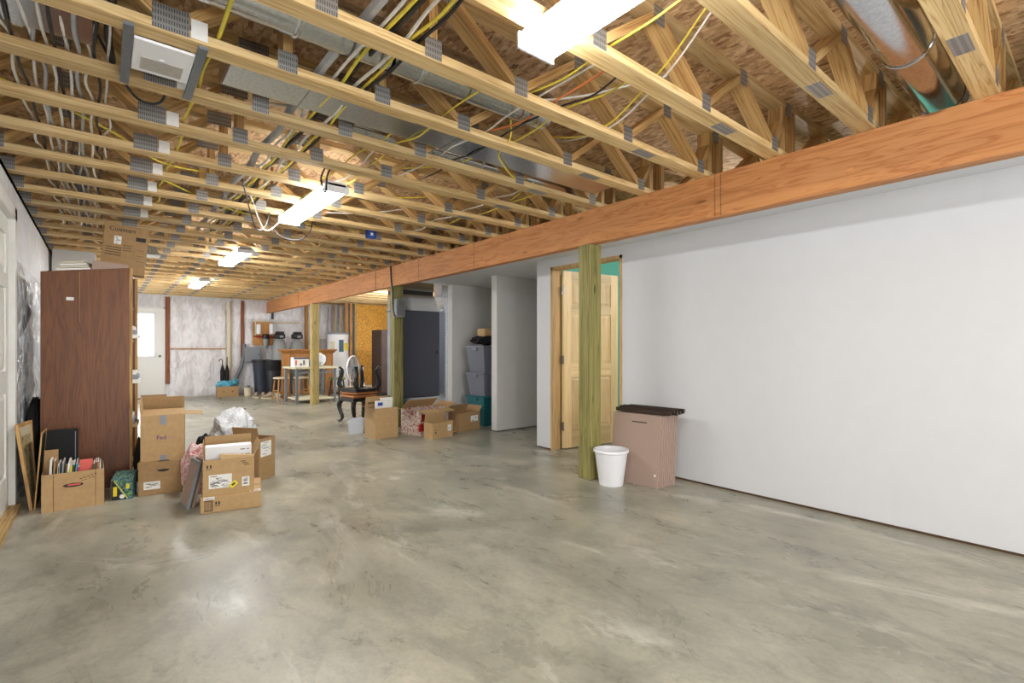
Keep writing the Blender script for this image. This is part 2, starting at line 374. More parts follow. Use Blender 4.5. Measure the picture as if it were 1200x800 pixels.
# wall behind the camera; two unseen openings added to stand in for daylight
bw = [(-.15, 1.45), (1.95, 3.55)]
S('wall_back', M['drywall'], (XL, bw[0][0], YB-.15, YB, 0, ZT), (bw[0][1], bw[1][0], YB-.15, YB, 0, ZT), (bw[1][1], XE, YB-.15, YB, 0, ZT),
  (XL, XE, YB-.15, YB, 2.1, ZO), (bw[0][0], bw[0][1], YB-.15, YB, 0, .35), (bw[1][0], bw[1][1], YB-.15, YB, 0, .35))
for i, (a, b) in enumerate(bw):
    f = MB(); w = .06
    f.box(a, b, YB-.12, YB-.03, .35, .35+w).box(a, b, YB-.12, YB-.03, 2.1-w, 2.1).box(a, a+w, YB-.12, YB-.03, .35, 2.1).box(b-w, b, YB-.12, YB-.03, .35, 2.1).box((a+b)/2-.03, (a+b)/2+.03, YB-.12, YB-.03, .35, 2.1)
    struct(f.build('added_window_%d' % (i+1), M['white_paint']))
def added_side_window(n, x0, x1, a, b):
    f = MB(); w = .05
    f.box(x0,x1,a,b,.85,.85+w).box(x0,x1,a,b,2.1-w,2.1).box(x0,x1,a,a+w,.85+w,2.1-w).box(x0,x1,b-w,b,.85+w,2.1-w).box(x0,x1,(a+b)/2-.025,(a+b)/2+.025,.85+w,2.1-w)
    struct(f.build('added_window_%d' % n, M['white_paint']))
added_side_window(3, XL-.16, XL-.06, 9.2, 12.4); added_side_window(4, XE+.02, XE+.1, 8.2, 11.0)  # unseen windows added on both sides to bring daylight to the far area
# right wall (finished drywall), held just off the slab; bottom plate shows
RY0, RY1, RZ = 3.02, 4.01, 2.045
WT = .12
S('wall_right', M['drywall'], (XR, XR+WT, YB, RY0, .018, 2.14), (XR, XR+WT, RY1, 4.24, .018, 2.14), (XR, XR+WT, RY0, RY1, RZ, 2.14))
S('baseboard_right', M['dark_gap'], (XR+.012, XR+WT, YB, RY0, 0, .018), (XR+.012, XR+WT, RY1, 4.23, 0, .018))
S('wall_right_return', M['drywall_grey'], (XR+WT, XE, 4.12, 4.24, 0, 2.14))
S('wall_right_nook', M['drywall_grey'], (4.15, XE, 5.36, 5.48, .012, 2.14))
S('wall_right_alcove', M['drywall_grey'], (4.21, XE, 6.58, 6.70, .012, 2.14))
S('wall_right_end', M['drywall_grey'], (XE, XE+.12, YB, 8.2, 0, ZO), (XE, XE+.12, 8.2, 11.0, 0, .85), (XE, XE+.12, 8.2, 11.0, 2.1, ZO), (XE, XE+.12, 11.0, YF, 0, ZO))
S('wall_room_teal', M['teal'], (XE-.02, XE-.001, YB, 4.1, 0, ZT), (XR+WT, XE-.02, 4.095, 4.119, 0, ZT))
S('trim_2', M['drywall'], (3.345, XR+WT, YB, 4.24, 2.14, 2.16), (3.345, XE, 4.24, 6.70, 2.14, 2.16))

# ------------------------------------------------------------------ beam and posts
bm = thing('support_beam', 'long orange-brown engineered wood beam carrying the ceiling trusses', 'beam', (3.25, 0, 2.045))
f = MB(); f.box(0, .0435, YB, YF-.05, 0, .293); f.build('beam_ply', M['lvl'], bm)
f = MB(); f.box(.0455, .09, YB, YF-.05, 0, .293); f.build('beam_ply', M['lvl'], bm)
for y, w in ((1.72, .012), (4.62, .004), (7.25, .02), (9.35, .005), (11.2, .02), (5.9,.004)):
    f = MB()
    if y == 1.72:
        for yy in (1.70, 1.742):
            f = MB()
            for q in range(26): f.box(-.0012, 0, yy+.003*(q % 2), yy+.006+.003*(q % 2), .006+q*.011, .013+q*.011)
            f.build('nail_row', M['dark_gap'], bm)
        continue
    f.box(-.0012, 0, y, y+w, 0, .293); f.build('seam', M['dark_gap'], bm)
for (y, z) in ((.95,.1),(1.3,.22),(2.2,.14),(5.2,.2),(6.4,.12)):
    f = MB(); f.lathe([(.016,0),(.02,.001)], 14, axis='x'); k = f.build('knot', M['lvl'], bm, (-.0012, y, z))
def post(y, mat, label, k):
    o = thing('support_post', label, 'post', (3.31, y+.07, 0), 0, 'square posts under the beam')
    f = MB(); f.rbox(-.07, .07, -.07, .07, 0, 2.043, .005, 1); f.build('shaft', mat, o)
    f = MB(); f.box(-.074, .074, -.074, .074, 0, .004); f.build('base_plate', M['galv_dull'], o)
    return o
post(2.867, M['treated'], 'square green-tinged treated wood post right beside the white bucket', 0)
post(6.60, M['treated'], 'square treated post carrying the grey switch box on its side', 1)
post(10.25, M['treated_pale'], 'pale square wood post standing in front of the metal workbench', 2)

# ------------------------------------------------------------------ floor trusses
Y0, DY = .34, .4865
NTR = 28
top_nodes, bot_nodes, diag, vert = [], [], [], []
def dg(xb, xt): diag.append((xb, xt))
for xb, xt in ((3.16,2.76),(2.36,2.76),(2.36,1.95),(1.54,1.95),(1.54,1.13),(.2,.56),(.2,-.16),(-.5,-.16),(3.16,3.36),
               (3.6,4.0),(4.4,4.0),(4.4,4.8),(5.2,4.8),(5.2,5.6),(6.0,5.6),(6.0,6.4)): dg(xb, xt)
verts_x = [.62, 1.06, 3.29, 3.44, -.7]
H = .356; CT = .038; CW = .089
mesh_cache = {}
def web_mesh(L):
    key = round(L, 3)
    if key not in mesh_cache:
        m = MB(); m.box(-L/2, L/2, 0, CW, -CT/2, CT/2)
        o = m.build('web', M['web']); mesh_cache[key] = o.data; bpy.data.objects.remove(o)
    return mesh_cache[key]
def place(name, mesh, parent, loc, rot=(0,0,0)):
    o = bpy.data.objects.new(name, mesh); C.objects.link(o); o.parent = parent; o.location = loc; o.rotation_euler = rot; return o
def box_mesh(name, mat, *b):
    m = MB(); m.box(*b); o = m.build(name, mat); d = o.data; bpy.data.objects.remove(o); return d
ch_b = box_mesh('bottom_chord', M['pine'], -.72, 6.5, 0, CW, 0, CT)
ch_t = box_mesh('top_chord', M['pine'], -.72, 6.5, 0, CW, H-CT, H)
pl_n = box_mesh('connector_plate', M['plate'], -.04, .04, -.0012, 0, 0, .085)
pl_w = box_mesh('connector_plate', M['plate'], -.06, .06, -.0012, 0, 0, .095)
pl_s = box_mesh('splice_plate', M['plate'], -.085, .085, .012, .076, -.0014, 0)
tagm = box_mesh('plate_tag', M['paper'], -.028, .028, -.002, -.0013, .01, .085)
ORD = ['first','second','third','fourth','fifth','sixth','seventh','eighth','ninth','tenth','eleventh','twelfth','thirteenth','fourteenth','fifteenth',
 'sixteenth','seventeenth','eighteenth','nineteenth','twentieth','twenty-first','twenty-second','twenty-third','twenty-fourth','twenty-fifth','twenty-sixth','twenty-seventh','twenty-eighth']
def web_parts(root, k):
    place('bottom_chord', ch_b, root, (0,0,0)); place('top_chord', ch_t, root, (0,0,0))
    for xb, xt in diag:
        zb, zt = CT*.9, H-CT*.9
        L = math.hypot(xt-xb, zt-zb) - .012
        place('web', web_mesh(L), root, ((xb+xt)/2, 0.0, (zb+zt)/2), (0, -math.atan2(zt-zb, xt-xb), 0))
    for x in verts_x:
        place('web', web_mesh(H-2*CT-.002), root, (x, .0, H/2), (0, PI/2, 0))
    nb = sorted({xb for xb, _ in diag if xb < 3.5}); nt = sorted({xt for _, xt in diag if xt < 3.5})
    for x in nb: place('connector_plate', pl_w if x == .2 else pl_n, root, (x, 0, .006))
    for x in nt: place('connector_plate', pl_n, root, (x, 0, H-.09))
    for x in (.62, 1.06): place('connector_plate', pl_n, root, (x, 0, .004)); place('connector_plate', pl_n, root, (x, 0, H-.088))
for k in range(NTR):
    y = Y0 + DY*k
    last = k == NTR-1
    if k == 0: lab = 'open-web pine floor truss nearest overhead, at the top right corner by the round duct'
    elif k == NTR-1: lab = 'open-web pine floor truss hard against the far insulated wall'
    else: lab = 'open-web pine floor truss, %s back from the camera' % ORD[k]
    r = thing('floor_truss', lab, 'truss', (0, y, ZT), 0, 'open-web floor trusses under the subfloor')
    web_parts(r, k)
    place('splice_plate', pl_s, r, (2.62 - .05*(k % 2), 0, 0))
    if 3 <= k <= 11 or k in (0,1,2):
        if k >= 3: place('plate_tag', tagm, r, (.292 + (0 if k % 3 else .0), 0, 0))
    if k == 6:
        place('plate_tag', tagm, r, (-.48, 0, 0))

# blocking strip laid across the far trusses
sb = MB(); sb.box(2.05, 2.14, 5.2, 13.6, ZT+CT+.001, ZT+CT+.039)
tag(sb.build('strongback', M['pine_y']), 'long pine strongback board running across the rear trusses', 'board')

# ------------------------------------------------------------------ ceiling lamps
def lamp(y0, y1, x, label):
    o = thing('ceiling_light', label, 'ceiling light', (x, (y0+y1)/2, ZT-.075), 0, 'wraparound fluorescent ceiling lights')
    L = (y1-y0)/2; w = .088
    m = MB(); m.box(-w*.75, w*.75, -L, L, .045, .0745); m.build('housing', M['white_paint'], o)
    P = [(-w*.68, 0), (w*.68, 0), (w, .02), (w, .045), (-w, .045), (-w, .02)]
    m = MB(); A = [m.b.verts.new((px, -L+.012, pz)) for px, pz in P]; B = [m.b.verts.new((px, L-.012, pz)) for px, pz in P]
    for i in range(6): m.b.faces.new((A[i], A[(i+1)%6], B[(i+1)%6], B[i]))
    m.b.faces.new(A[::-1]); m.b.faces.new(B); m.build('diffuser', M['lens'], o)
    for s_ in (-1, 1):
        m = MB(); m.box(-w-.002, w+.002, min(s_*L, s_*(L-.011)), max(s_*L, s_*(L-.011)), -.002, .06); m.build('end_cap', M['white_plastic'], o)
lamp(.2, 1.42, 1.285, 'big lit wraparound fluorescent light nearest the camera, cut by the top edge')
lamp(3.56, 4.76, 1.30, 'lit wraparound fluorescent light, second from the camera, with loose cords below')
lamp(6.52, 7.74, 1.30, 'lit wraparound fluorescent light, third from the camera')
lamp(9.75, 10.97, 1.32, 'lit wraparound fluorescent light, smallest and farthest from the camera')

# ------------------------------------------------------------------ bath fan / duct work
bf = thing('exhaust_fan', 'white square exhaust fan housing on two grey brackets at upper left', 'exhaust fan', (.19, 2.515, ZT-.013))
m = MB(); m.rbox(-.1, .1, -.137, .137, 0, .012, .004, 2); m.build('grille_frame', M['white_plastic'], bf)
m = MB(); m.box(-.072, .072, -.002, .105, -.002, .0); m.build('lens', M['fan_lens'], bf)
m = MB(); m.box(-.012, .004, -.02, -.006, -.003, 0); m.build('indicator', M['heater'], bf)
m = MB(); m.box(-.085, .085, -.12, .12, .0125, .12); m.build('housing', M['galv_dull'], bf)
for s_ in (-1, 1):
    m = MB(); m.box(s_*.118-.016, s_*.118+.016, -.215, .30, .0, .0128); m.build('mounting_bracket', M['steel_band'], bf)
def round_duct(name, y, z, r, x0, x1, label, mat, joints=()):
    o = thing(name, label, 'duct', (x0, y, z))
    m = MB(); m.lathe([(r, 0), (r, x1-x0)], 32, axis='x'); m.build('pipe', mat, o, smooth=True)
    for j in joints:
        m = MB(); m.lathe([(r+.001, j-.012), (r+.006, j-.006), (r+.006, j+.006), (r+.001, j+.012)], 32, axis='x', caps=False); m.build('joint_band', M['galv'], o, smooth=True)
round_duct('round_duct', .585, 2.49, .098, .3, 3.55, 'shiny round sheet-metal duct at the top right, ending over the beam', M['galv_dull'], (1.4, 2.45, 3.16, 3.2))
round_duct('round_duct', 2.085, 2.50, .1, -.45, 1.95, 'round grey metal duct between trusses left of the big light', M['galv_dull'], (.6, 1.05, 1.6))
def flat_duct(x0, x1, y, label):
    o = thing('rectangular_duct', label, 'duct', (x0, y, 2.385))
    m = MB(); m.rbox(0, x1-x0, -.12, .12, 0, .085, .012, 2); m.build('duct_body', M['galv'], o)
    for x in (.35, 1.2):
        if x < x1-x0:
            m = MB(); m.box(x, x+.03, -.124, .124, -.003, .089); m.build('drive_cleat', M['galv'], o)
flat_duct(.42, 3.05, 2.565, 'flat rectangular galvanised duct right of the exhaust fan')
flat_duct(-.62, -.02, 2.565, 'short flat galvanised duct left of the exhaust fan, behind hanging cables')
round_duct('round_duct', 3.06, 2.56, .07, 1.2, 3.5, 'narrow dark round duct above the fluorescent light, meeting the beam', M['galv_dull'], (1.0,))
vb = thing('vent_boot', 'pale metal vent boot tucked under the rear trusses beside the bookcase top', 'vent', (.36, 7.35, ZT-.09))
m = MB(); m.hexa([(-.12,-.1,0),(.16,-.1,0),(.16,.1,0),(-.12,.1,0),(-.16,-.14,.088),(.12,-.14,.088),(.12,.14,.088),(-.16,.14,.088)]); m.build('boot', M['galv'], vb)
m = MB(); m.box(-.13,.17,-.11,.11,-.004,0); m.build('boot_flange', M['white_paint'], vb)
bx = thing('junction_box', 'small blue plastic electrical box among the middle trusses', 'electrical box', (2.26, 5.1735, ZT+.042))
m = MB(); m.rbox(-.05,.05,-.03,.03,-.04,.05,.004,1); m.build('box_body', M['blue'], bx)
m = MB(); m.box(-.015,.015,-.032,-.03,-.012,.018); m.build('box_label', M['paper'], bx)

# ------------------------------------------------------------------ cables
def trk(k): return Y0 + DY*k
def cable(path, r, mat, label, group=None, n=6):
    m = MB(); m.tube(spline(path, n), r, 6)
    return tag(m.build('electrical_cable', mat, smooth=True), label, 'cable', group)
def along(x, z, k0, k1, sag, jit, seed):
    R = random.Random(seed); P = []
    for k in range(k0, k1+1):
        P.append((x + R.uniform(-jit, jit)*.6, trk(k)+.045, z + R.uniform(-.004, .015)))
        if k < k1: P.append((x + R.uniform(-jit, jit)*.5, trk(k)+.045+DY/2, z - sag*R.uniform(.0, .8)+.012))
    return P
cols = {'white': M['white_cable'], 'yellow': M['yellow_cable'], 'grey': M['grey_cable'], 'black': M['black_cable'], 'orange': M['orange_cable']}
# left bundle beside the foil-lined wall
lb = 'bundle of cables down the left trusses'
spec = [(-.30,'white'),(-.27,'black'),(-.235,'white'),(-.21,'grey'),(-.175,'white'),(-.15,'black'),(-.12,'white'),(-.09,'grey'),(-.055,'white'),(-.02,'black')]
nth = {}
for i, (x, c) in enumerate(spec):
    nth[c] = nth.get(c, 0) + 1
    cable(along(x, 2.392, 2, 13, .05, .025, 100+i), .0062 if c != 'grey' else .008, cols[c], '%s cable in the left overhead bundle, %s %s one from the wall' % (c, ORD[nth[c]-1], c), lb)
cable(along(.02, 2.40, 3, 5, .05, .02, 130), .014, cols['black'], 'thick black cable drooping at the right edge of the left bundle')
cable([(-.02,2.80,2.50),(.05,2.86,2.39),(.13,3.0,2.345),(.22,3.0,2.36),(.25,2.85,2.45)], .006, cols['black'], 'thin black cord looping below the truss under the exhaust fan')
# yellow by the fan
cable(along(.35, 2.392, 3, 10, .05, .03, 141), .0075, cols['yellow'], 'yellow cable passing right beside the exhaust fan')
cable(along(.02, 2.392, 4, 8, .07, .03, 142), .005, cols['white'], 'thin white wire hanging left of the exhaust fan')
cable([(-.45,3.3,2.42),(-.2,3.45,2.40),(.05,3.7,2.392),(.3,4.1,2.40),(.6,4.3,2.45)], .006, cols['yellow'], 'yellow cable crossing diagonally under the left cable bundle')
# chase bundle near x=1
mb_ = 'bundle of cables through the truss chase'
for i, (x, c, r) in enumerate(((.78,'grey',.022),(.83,'white',.007),(.86,'yellow',.008),(.9,'black',.012),(.94,'white',.008),(.97,'yellow',.007),(1.0,'black',.008))):
    nm = {0:'fat grey flexible conduit',1:'white cable left of the yellow one',2:'yellow cable left of the black one',3:'thick black cable',4:'white cable right of the thick black one',5:'rightmost yellow cable',6:'rightmost thin black cable'}[i]
    P = along(x, 2.395, 1, 12, .03, .02, 160+i)
    P = [(px + .0*py, py, pz + (r if r > .01 else 0)) for px, py, pz in P]
    cable(P, r, cols[c], nm + ' in the bundle threading the middle truss openings', mb_)
# further right
R = random.Random(5)
lines = [(1.28,'yellow',4,9),(1.36,'white',5,8),(1.42,'yellow',3,7),(1.62,'yellow',1,3),(1.68,'white',2,6),(1.75,'orange',2,4),(1.83,'black',2,6),(1.9,'yellow',2,5),(2.55,'white',5,9),(2.7,'yellow',5,8)]
wh = {(1.28):'yellow cable just left of the big nearest light line', 1.36:'white cable sagging just right of the far lights', 1.42:'yellow cable beside a white one right of the far lights',
 1.62:'yellow cable running back from under the nearest big light', 1.68:'white cable hanging below the corner of the nearest big light', 1.75:'orange cable hanging below the nearest big light', 1.83:'black cable looping down beside the orange one',
 1.9:'doubled yellow cable right of the black loop', 2.08:'white cable dropping from the subfloor right of the nearest light', 2.11:'yellow cable dropping beside the white one right of the nearest light', 2.55:'white cable near the beam, among the middle trusses', 2.7:'yellow cable curling down close to the beam'}
for i, (x, c, a, b) in enumerate(lines):
    cable(along(x, 2.395, a, b, .05, .05, 200+i), .0048, cols[c], wh[x])
# cross wires (run along the bays)
for i, (a, b, c, l) in enumerate((
    ((.62,2.95,2.47),(1.5,2.62,2.60),'white','thin white wire slanting across the bay below the round duct'),
    ((1.25,3.55,2.45),(2.2,3.1,2.55),'yellow','thin yellow wire slanting through the webs right of the second light'),
    ((1.5,4.1,2.42),(2.6,3.75,2.55),'yellow','yellow wire slanting toward the beam beyond the second light'),
    ((1.55,4.75,2.42),(2.5,4.4,2.56),'white','white wire slanting toward the beam behind the second light'),
    ((.2,4.1,2.43),(1.1,3.9,2.5),'white','white wire stretched left of the second light'),
    ((1.7,2.0,2.45),(2.3,1.5,2.58),'white','white wire stretched under the nearest light, toward the beam'),
    ((1.1,5.2,2.40),(.3,4.6,2.44),'yellow','yellow wire stretched across rear bay left of the second light'),
    ((1.45,5.1,2.41),(2.3,5.6,2.46),'yellow','yellow wire stretched across a bay near the blue box'))):
    A, B = Vector(a), Vector(b); mid = (A+B)/2 - Vector((0,0,.03))
    cable([A, A.lerp(mid,.5)-Vector((0,0,.01)), mid, B.lerp(mid,.5), B], .006, cols[c], l)
cable([(2.02,.95,2.688),(2.03,1.1,2.60),(2.06,1.3,2.47),(2.12,1.55,2.395),(2.17,1.75,2.37),(2.24,2.0,2.41),(2.4,2.4,2.55),(2.45,2.6,2.67)], .0048, cols['white'], 'white cable dropping from the subfloor right of the nearest light')
cable([(1.99,.98,2.688),(2.0,1.12,2.60),(2.03,1.32,2.475),(2.09,1.57,2.40),(2.15,1.78,2.375),(2.2,2.05,2.41),(2.3,2.5,2.6),(2.31,2.6,2.67)], .0048, cols['yellow'], 'yellow cable dropping beside the white one right of the nearest light')
cable([(1.78,2.15,2.68),(1.80,2.2,2.52),(1.84,2.24,2.40),(1.86,2.3,2.36),(1.95,2.5,2.37),(2.2,2.7,2.37),(2.5,2.9,2.385),(2.62,3.1,2.40),(2.7,3.3,2.41)], .005, cols['yellow'], 'yellow cable curling down toward the beam behind the black loop')
# cords under the second light
cable([(.86,4.30,2.40),(.92,4.35,2.30),(.98,4.45,2.20),(1.05,4.55,2.14),(1.12,4.62,2.17),(1.2,4.68,2.26)], 0.004, cols['white'], 'white cord dangling in a loop below the far end of the second light')
cable([(.80,4.15,2.41),(.86,4.25,2.27),(.93,4.4,2.16),(1.0,4.55,2.13),(1.08,4.66,2.2),(1.14,4.75,2.38)], .005, cols['black'], 'black cord dangling in a loop beside the second light')
cable([(1.55,4.9,2.39),(1.5,4.8,2.24),(1.36,4.7,2.12),(1.2,4.75,2.16),(1.1,4.85,2.38)], .005, cols['black'], 'black cord looping under the second light from its right side')
cable([(1.2,3.5,2.41),(1.15,3.45,2.30),(1.17,3.42,2.20),(1.19,3.44,2.33),(1.22,3.4,2.41)], .006, cols['black'], 'short black pigtail hanging in front of the second light')

# ------------------------------------------------------------------ switch box and cable on the second post
sw = thing('switch_box', 'grey metal switch box on the middle post, fed by black cable', 'electrical box', (3.305, 6.597, 1.72))
m = MB(); m.rbox(-.07, .07, -.075, 0, -.13, .13, .006, 1); m.build('enclosure', M['panel_grey'], sw)
m = MB(); m.box(-.06, .06, -.079, -.0755, -.12, .12); m.build('cover', M['galv_dull'], sw)
cable([(3.235,6.72,2.42),(3.232,6.7,2.3),(3.225,6.66,2.1),(3.222,6.61,1.95),(3.20,6.56,1.75),(3.21,6.545,1.63),(3.233,6.55,1.60)], .011, M['black_cable'], 'thick black cable hanging off the beam to the grey switch box')

# ------------------------------------------------------------------ doors
# pine six-panel door in the right wall, swung open into the teal room
S('trim_3', M['jamb'], (XR-.005, XR+WT+.005, RY0, RY0+.03, 0, RZ), (XR-.005, XR+WT+.005, RY1-.03, RY1, 0, RZ), (XR-.005, XR+WT+.005, RY0, RY1, RZ-.03, RZ))
def panel_door(name, label, w, h, t, mats, loc, rz, hinges, hx=0, handle=None):
    o = thing(name, label, 'door', loc, rz)
    st = .11; v = M
    frame = MB()
    xs = [0, st, w/2-st/2, w/2+st/2, w-st, w]
    zs = [0, .22, .80, .95, 1.52, 1.62, h-.12, h]
    m = MB(); m.box(0, st, -t/2, t/2, 0, h).box(w-st, w, -t/2, t/2, 0, h).box(w/2-st/2, w/2+st/2, -t/2, t/2, zs[1], zs[6]); m.build('stile', mats[0], o)
    for a, b in ((0, .22), (.80, .95), (1.52, 1.62), (h-.12, h)):
        m = MB(); m.box(st, w-st, -t/2+.0005, t/2-.0005, a, b); m.build('rail', mats[1], o)
    for x0, x1 in ((st, w/2-st/2), (w/2+st/2, w-st)):
        for a, b in ((.22,.80),(.95,1.52),(1.62,h-.12)):
            g = bmesh.new()
            mm = MB(); mm.box(x0, x1, -t*.2, t*.2, a, b)
            for sgn in (-1, 1):
                e = .03; y0 = sgn*t*.2; y1 = sgn*t*.42
                P = [(x0+.012,y0,a+.012),(x1-.012,y0,a+.012),(x1-.012,y0,b-.012),(x0+.012,y0,b-.012),(x0+e+.01,y1,a+e+.01),(x1-e-.01,y1,a+e+.01),(x1-e-.01,y1,b-e-.01),(x0+e+.01,y1,b-e-.01)]
                mm.hexa(P)
            mm.build('door_panel', mats[0], o)
    for z in hinges[0]:
        m = MB(); m.box(-.022, .004, -t/2-.006, t/2-.004, z-.045, z+.045); m.lathe([(.007, z-.05), (.007, z+.05)], 10, -.004, -t/2-.008); m.build('hinge', hinges[1], o)
    return o
panel_door('interior_door', 'unfinished pine six-panel door standing open behind the nearest post', .80, 2.0, .035, (M['door_pine'], M['door_pine_h']), (4.0, 3.955, .012), math.radians(-10), ((.25,1.0,1.78), M['nickel']))
# white exterior door in the left wall
S('trim_4', M['white_paint'], (XL-.1, XL+.018, DY1-.005, DY1+.09, 0, DZ+.08), (XL-.1, XL+.018, DY0-.09, DY0+.005, 0, DZ+.08), (XL-.1, XL+.018, DY0-.09, DY1+.09, DZ-.005, DZ+.08),
  (XL-.09, XL-.04, DY1-.035, DY1, 0, DZ), (XL-.09, XL-.04, DY0, DY0+.035, 0, DZ))
S('trim_5', M['pine_y'], (XL-.2, XL+.045, DY0-.1, DY1+.03, 0, .03))
o = panel_door('exterior_door', 'white panelled door with brass hinges at the left edge of the picture', .872, 2.01, .04, (M['white_paint'], M['white_paint']), (XL-.035, DY1-.04, .034), -PI/2, ((.22,1.02,1.8), M['brass']))
# glazed far door
fd = thing('glazed_door', 'white far door with a big bright glass pane', 'door', (FX0+.03, YF+.05, .01))
w, h = FX1-FX0-.06, FZ-.04
m = MB(); m.box(0,.17,-.02,.02,0,h).box(w-.17,w,-.02,.02,0,h).box(.17,w-.17,-.02,.02,0,.96).box(.17,w-.17,-.02,.02,1.92,h); m.build('slab', M['white_paint'], fd)
m = MB(); m.box(.17,w-.17,-.004,.004,.96,1.92); m.build('pane', M['glass'], fd)
m = MB(); m.box(.15,.17,-.03,.03,.94,1.94).box(w-.17,w-.15,-.03,.03,.94,1.94).box(.15,w-.15,-.03,.03,.94,.96).box(.15,w-.15,-.03,.03,1.92,1.94); m.build('glazing_bead', M['white_plastic'], fd)
m = MB(); m.ball((w-.07,-.06,.95), .028); m.lathe([(.01,0),(.01,.05)],10,axis='y'); m.build('door_knob', M['nickel'], fd)
S('trim_6', M['white_paint'], (FX0,FX0+.03,YF-.03,YF+.1,0,FZ),(FX1-.03,FX1,YF-.03,YF+.1,0,FZ),(FX0,FX1,YF-.03,YF+.1,FZ-.03,FZ))
S('trim_7', M['stud_red'], (FX0,FX1,YF-.05,YF-.031,0,.02))
# outside the far door
g = MB(); g.box(-6, 8, YF+.4, YF+14, -.2, -.1); tag(g.build('lawn', M['grass']), 'bright sunlit lawn outside the far glazed door', 'lawn')
sh = thing('garden_shrub', 'green shrub seen through the far door glass', 'shrub', (.55, YF+4.2, -.1))
R = random.Random(2)
m = MB()
for i in range(420):
    a, b, q = R.uniform(0,6.28), R.uniform(-1,1), R.uniform(.5,1)
    c = Vector((math.cos(a)*math.sqrt(1-b*b)*.5*q, math.sin(a)*math.sqrt(1-b*b)*.5*q, 1.55+b*.75*q))
    d = Vector((R.uniform(-1,1),R.uniform(-1,1),R.uniform(-1,1))).normalized()*.06; e = d.orthogonal().normalized()*.03
    vs = [m.b.verts.new(c-d), m.b.verts.new(c+e), m.b.verts.new(c+d), m.b.verts.new(c-e)]; m.b.faces.new(vs)
m.build('foliage', M['leafm'], sh)
m = MB(); m.tube([(0,0,0),(.02,0,.5),(0,.02,1.2)], .03, 6); m.build('stem', M['stud_red'], sh)

# ------------------------------------------------------------------ far wall covering: vapour sheets, studs, pipes
def sheet(name, x0, x1, z0, z1, y, mat, seed, label, amp=.02, parent=None):
    m = MB(); nx, nz = max(8, int((x1-x0)/.035)), max(8, int((z1-z0)/.05)); rows = []
    for j in range(nz+1):
        r = []
        for i in range(nx+1):
            x = x0+(x1-x0)*i/nx; z = z0+(z1-z0)*j/nz
            p = Vector((x*5+seed, z*1.6, seed*2))
            p2 = Vector((x*2+z*6, z*3-x*6+seed, 4))
            edge = min(i, nx-i, 3)/3*min(j, nz-j, 2)/2
            r.append(m.b.verts.new((x, y - .012 - edge*(amp*(1+noise.noise(p)*1.1)+amp*.7*noise.noise(p2)), z)))
        rows.append(r)
    b = [[m.b.verts.new((v.co.x, y-.002, v.co.z)) for v in r] for r in (rows[0], rows[-1])]
    for A, B in zip(rows, rows[1:]):
        for i in range(nx): m.b.faces.new((A[i], A[i+1], B[i+1], B[i]))
    o = m.build(name, mat, parent, smooth=True)
    return tag(o, label, 'insulation')
sheet('insulation_sheet', 1.19, 2.33, 1.14, 2.30, YF, M['vapour'], 1, 'upper white plastic vapour sheet right of the far glazed door', .03)
sheet('insulation_sheet', 1.19, 2.33, .0, 1.12, YF, M['vapour'], 9, 'lower white plastic vapour sheet right of the far glazed door', .03)
sheet('insulation_sheet', 2.46, 2.66, .0, 2.30, YF, M['vapour'], 14, 'narrow white vapour strip between the pipe and the brown stud', .015)
sheet('insulation_sheet', 2.74, 3.37, 1.9, 2.32, YF, M['vapour'], 21, 'white vapour sheet panel high above the water filter board', .015)
sheet('insulation_sheet', 2.74, 4.2, .0, 1.88, YF, M['vapour'], 27, 'large crumpled white vapour sheet behind the filter and mantel', .045)
sheet('insulation_sheet', 3.43, 4.2, 1.9, 2.32, YF, M['vapour'], 29, 'crumpled white vapour sheet high beside the end of the beam', .03)
sheet('insulation_sheet', 4.3, 4.9, .0, 2.32, YF, M['vapour'], 33, 'crumpled vapour sheet behind the water heater', .02)
def stud(x0, x1, z0, z1, y0, mat, label, y1=None):
    m = MB(); m.box(x0, x1, y0, y1 or y0+.04, z0, z1); tag(m.build('wall_stud', mat), label, 'stud', 'exposed studs')
stud(1.10, 1.185, .32, 2.33, YF-.045, M['stud_red'], 'reddish brown stud right beside the far glazed door')
stud(2.665, 2.735, .9, 2.33, YF-.045, M['stud_red'], 'brown stud just left of the grey electrical panel')
stud(4.21, 4.29, .0, 2.33, YF-.06, M['studs'], 'golden stud rising behind the soft-water tanks')
stud(3.38, 3.42, 1.9, 2.33, YF-.055, M['black'], 'thin dark stud under the far end of the beam')
stud(1.19, 2.33, 1.115, 1.14, YF-.07, M['studs'], 'thin wooden cross rail between the upper and lower vapour sheets')
m = MB(); m.tube([(2.395,YF-.055,.0),(2.395,YF-.055,1.4),(2.395,YF-.055,2.3)], .045, 12); tag(m.build('drain_pipe', M['cream'], smooth=True), 'cream vertical plastic pipe on the far vapour wall', 'pipe')
m = MB(); m.tube(spline([(2.72,YF-.12,1.25),(2.71,YF-.12,.95),(2.66,YF-.12,.7),(2.56,YF-.13,.45),(2.52,YF-.14,.3),(2.5,YF-.14,.12)]), .04, 10); tag(m.build('conduit', M['pipe'], smooth=True), 'bent grey conduit dropping below the electrical panel', 'conduit')
ep = thing('breaker_box', 'flat grey electrical panel above the black bins on far wall', 'electrical panel', (2.9, YF-.17, .98))
m = MB(); m.rbox(-.18,.18,-.05,.05,-.19,.19,.008,1); m.build('cabinet', M['panel_grey'], ep)
m = MB(); m.rbox(-.165,.165,-.056,-.0505,-.175,.175,.003,1); m.build('panel_door', M['panel_grey'], ep)
m = MB(); m.box(.12,.14,-.062,-.0565,-.02,.02); m.build('latch', M['black'], ep)
ob = thing('outlet_box', 'small white outlet box low beside the far door stud', 'outlet', (1.28, YF-.08, .75))
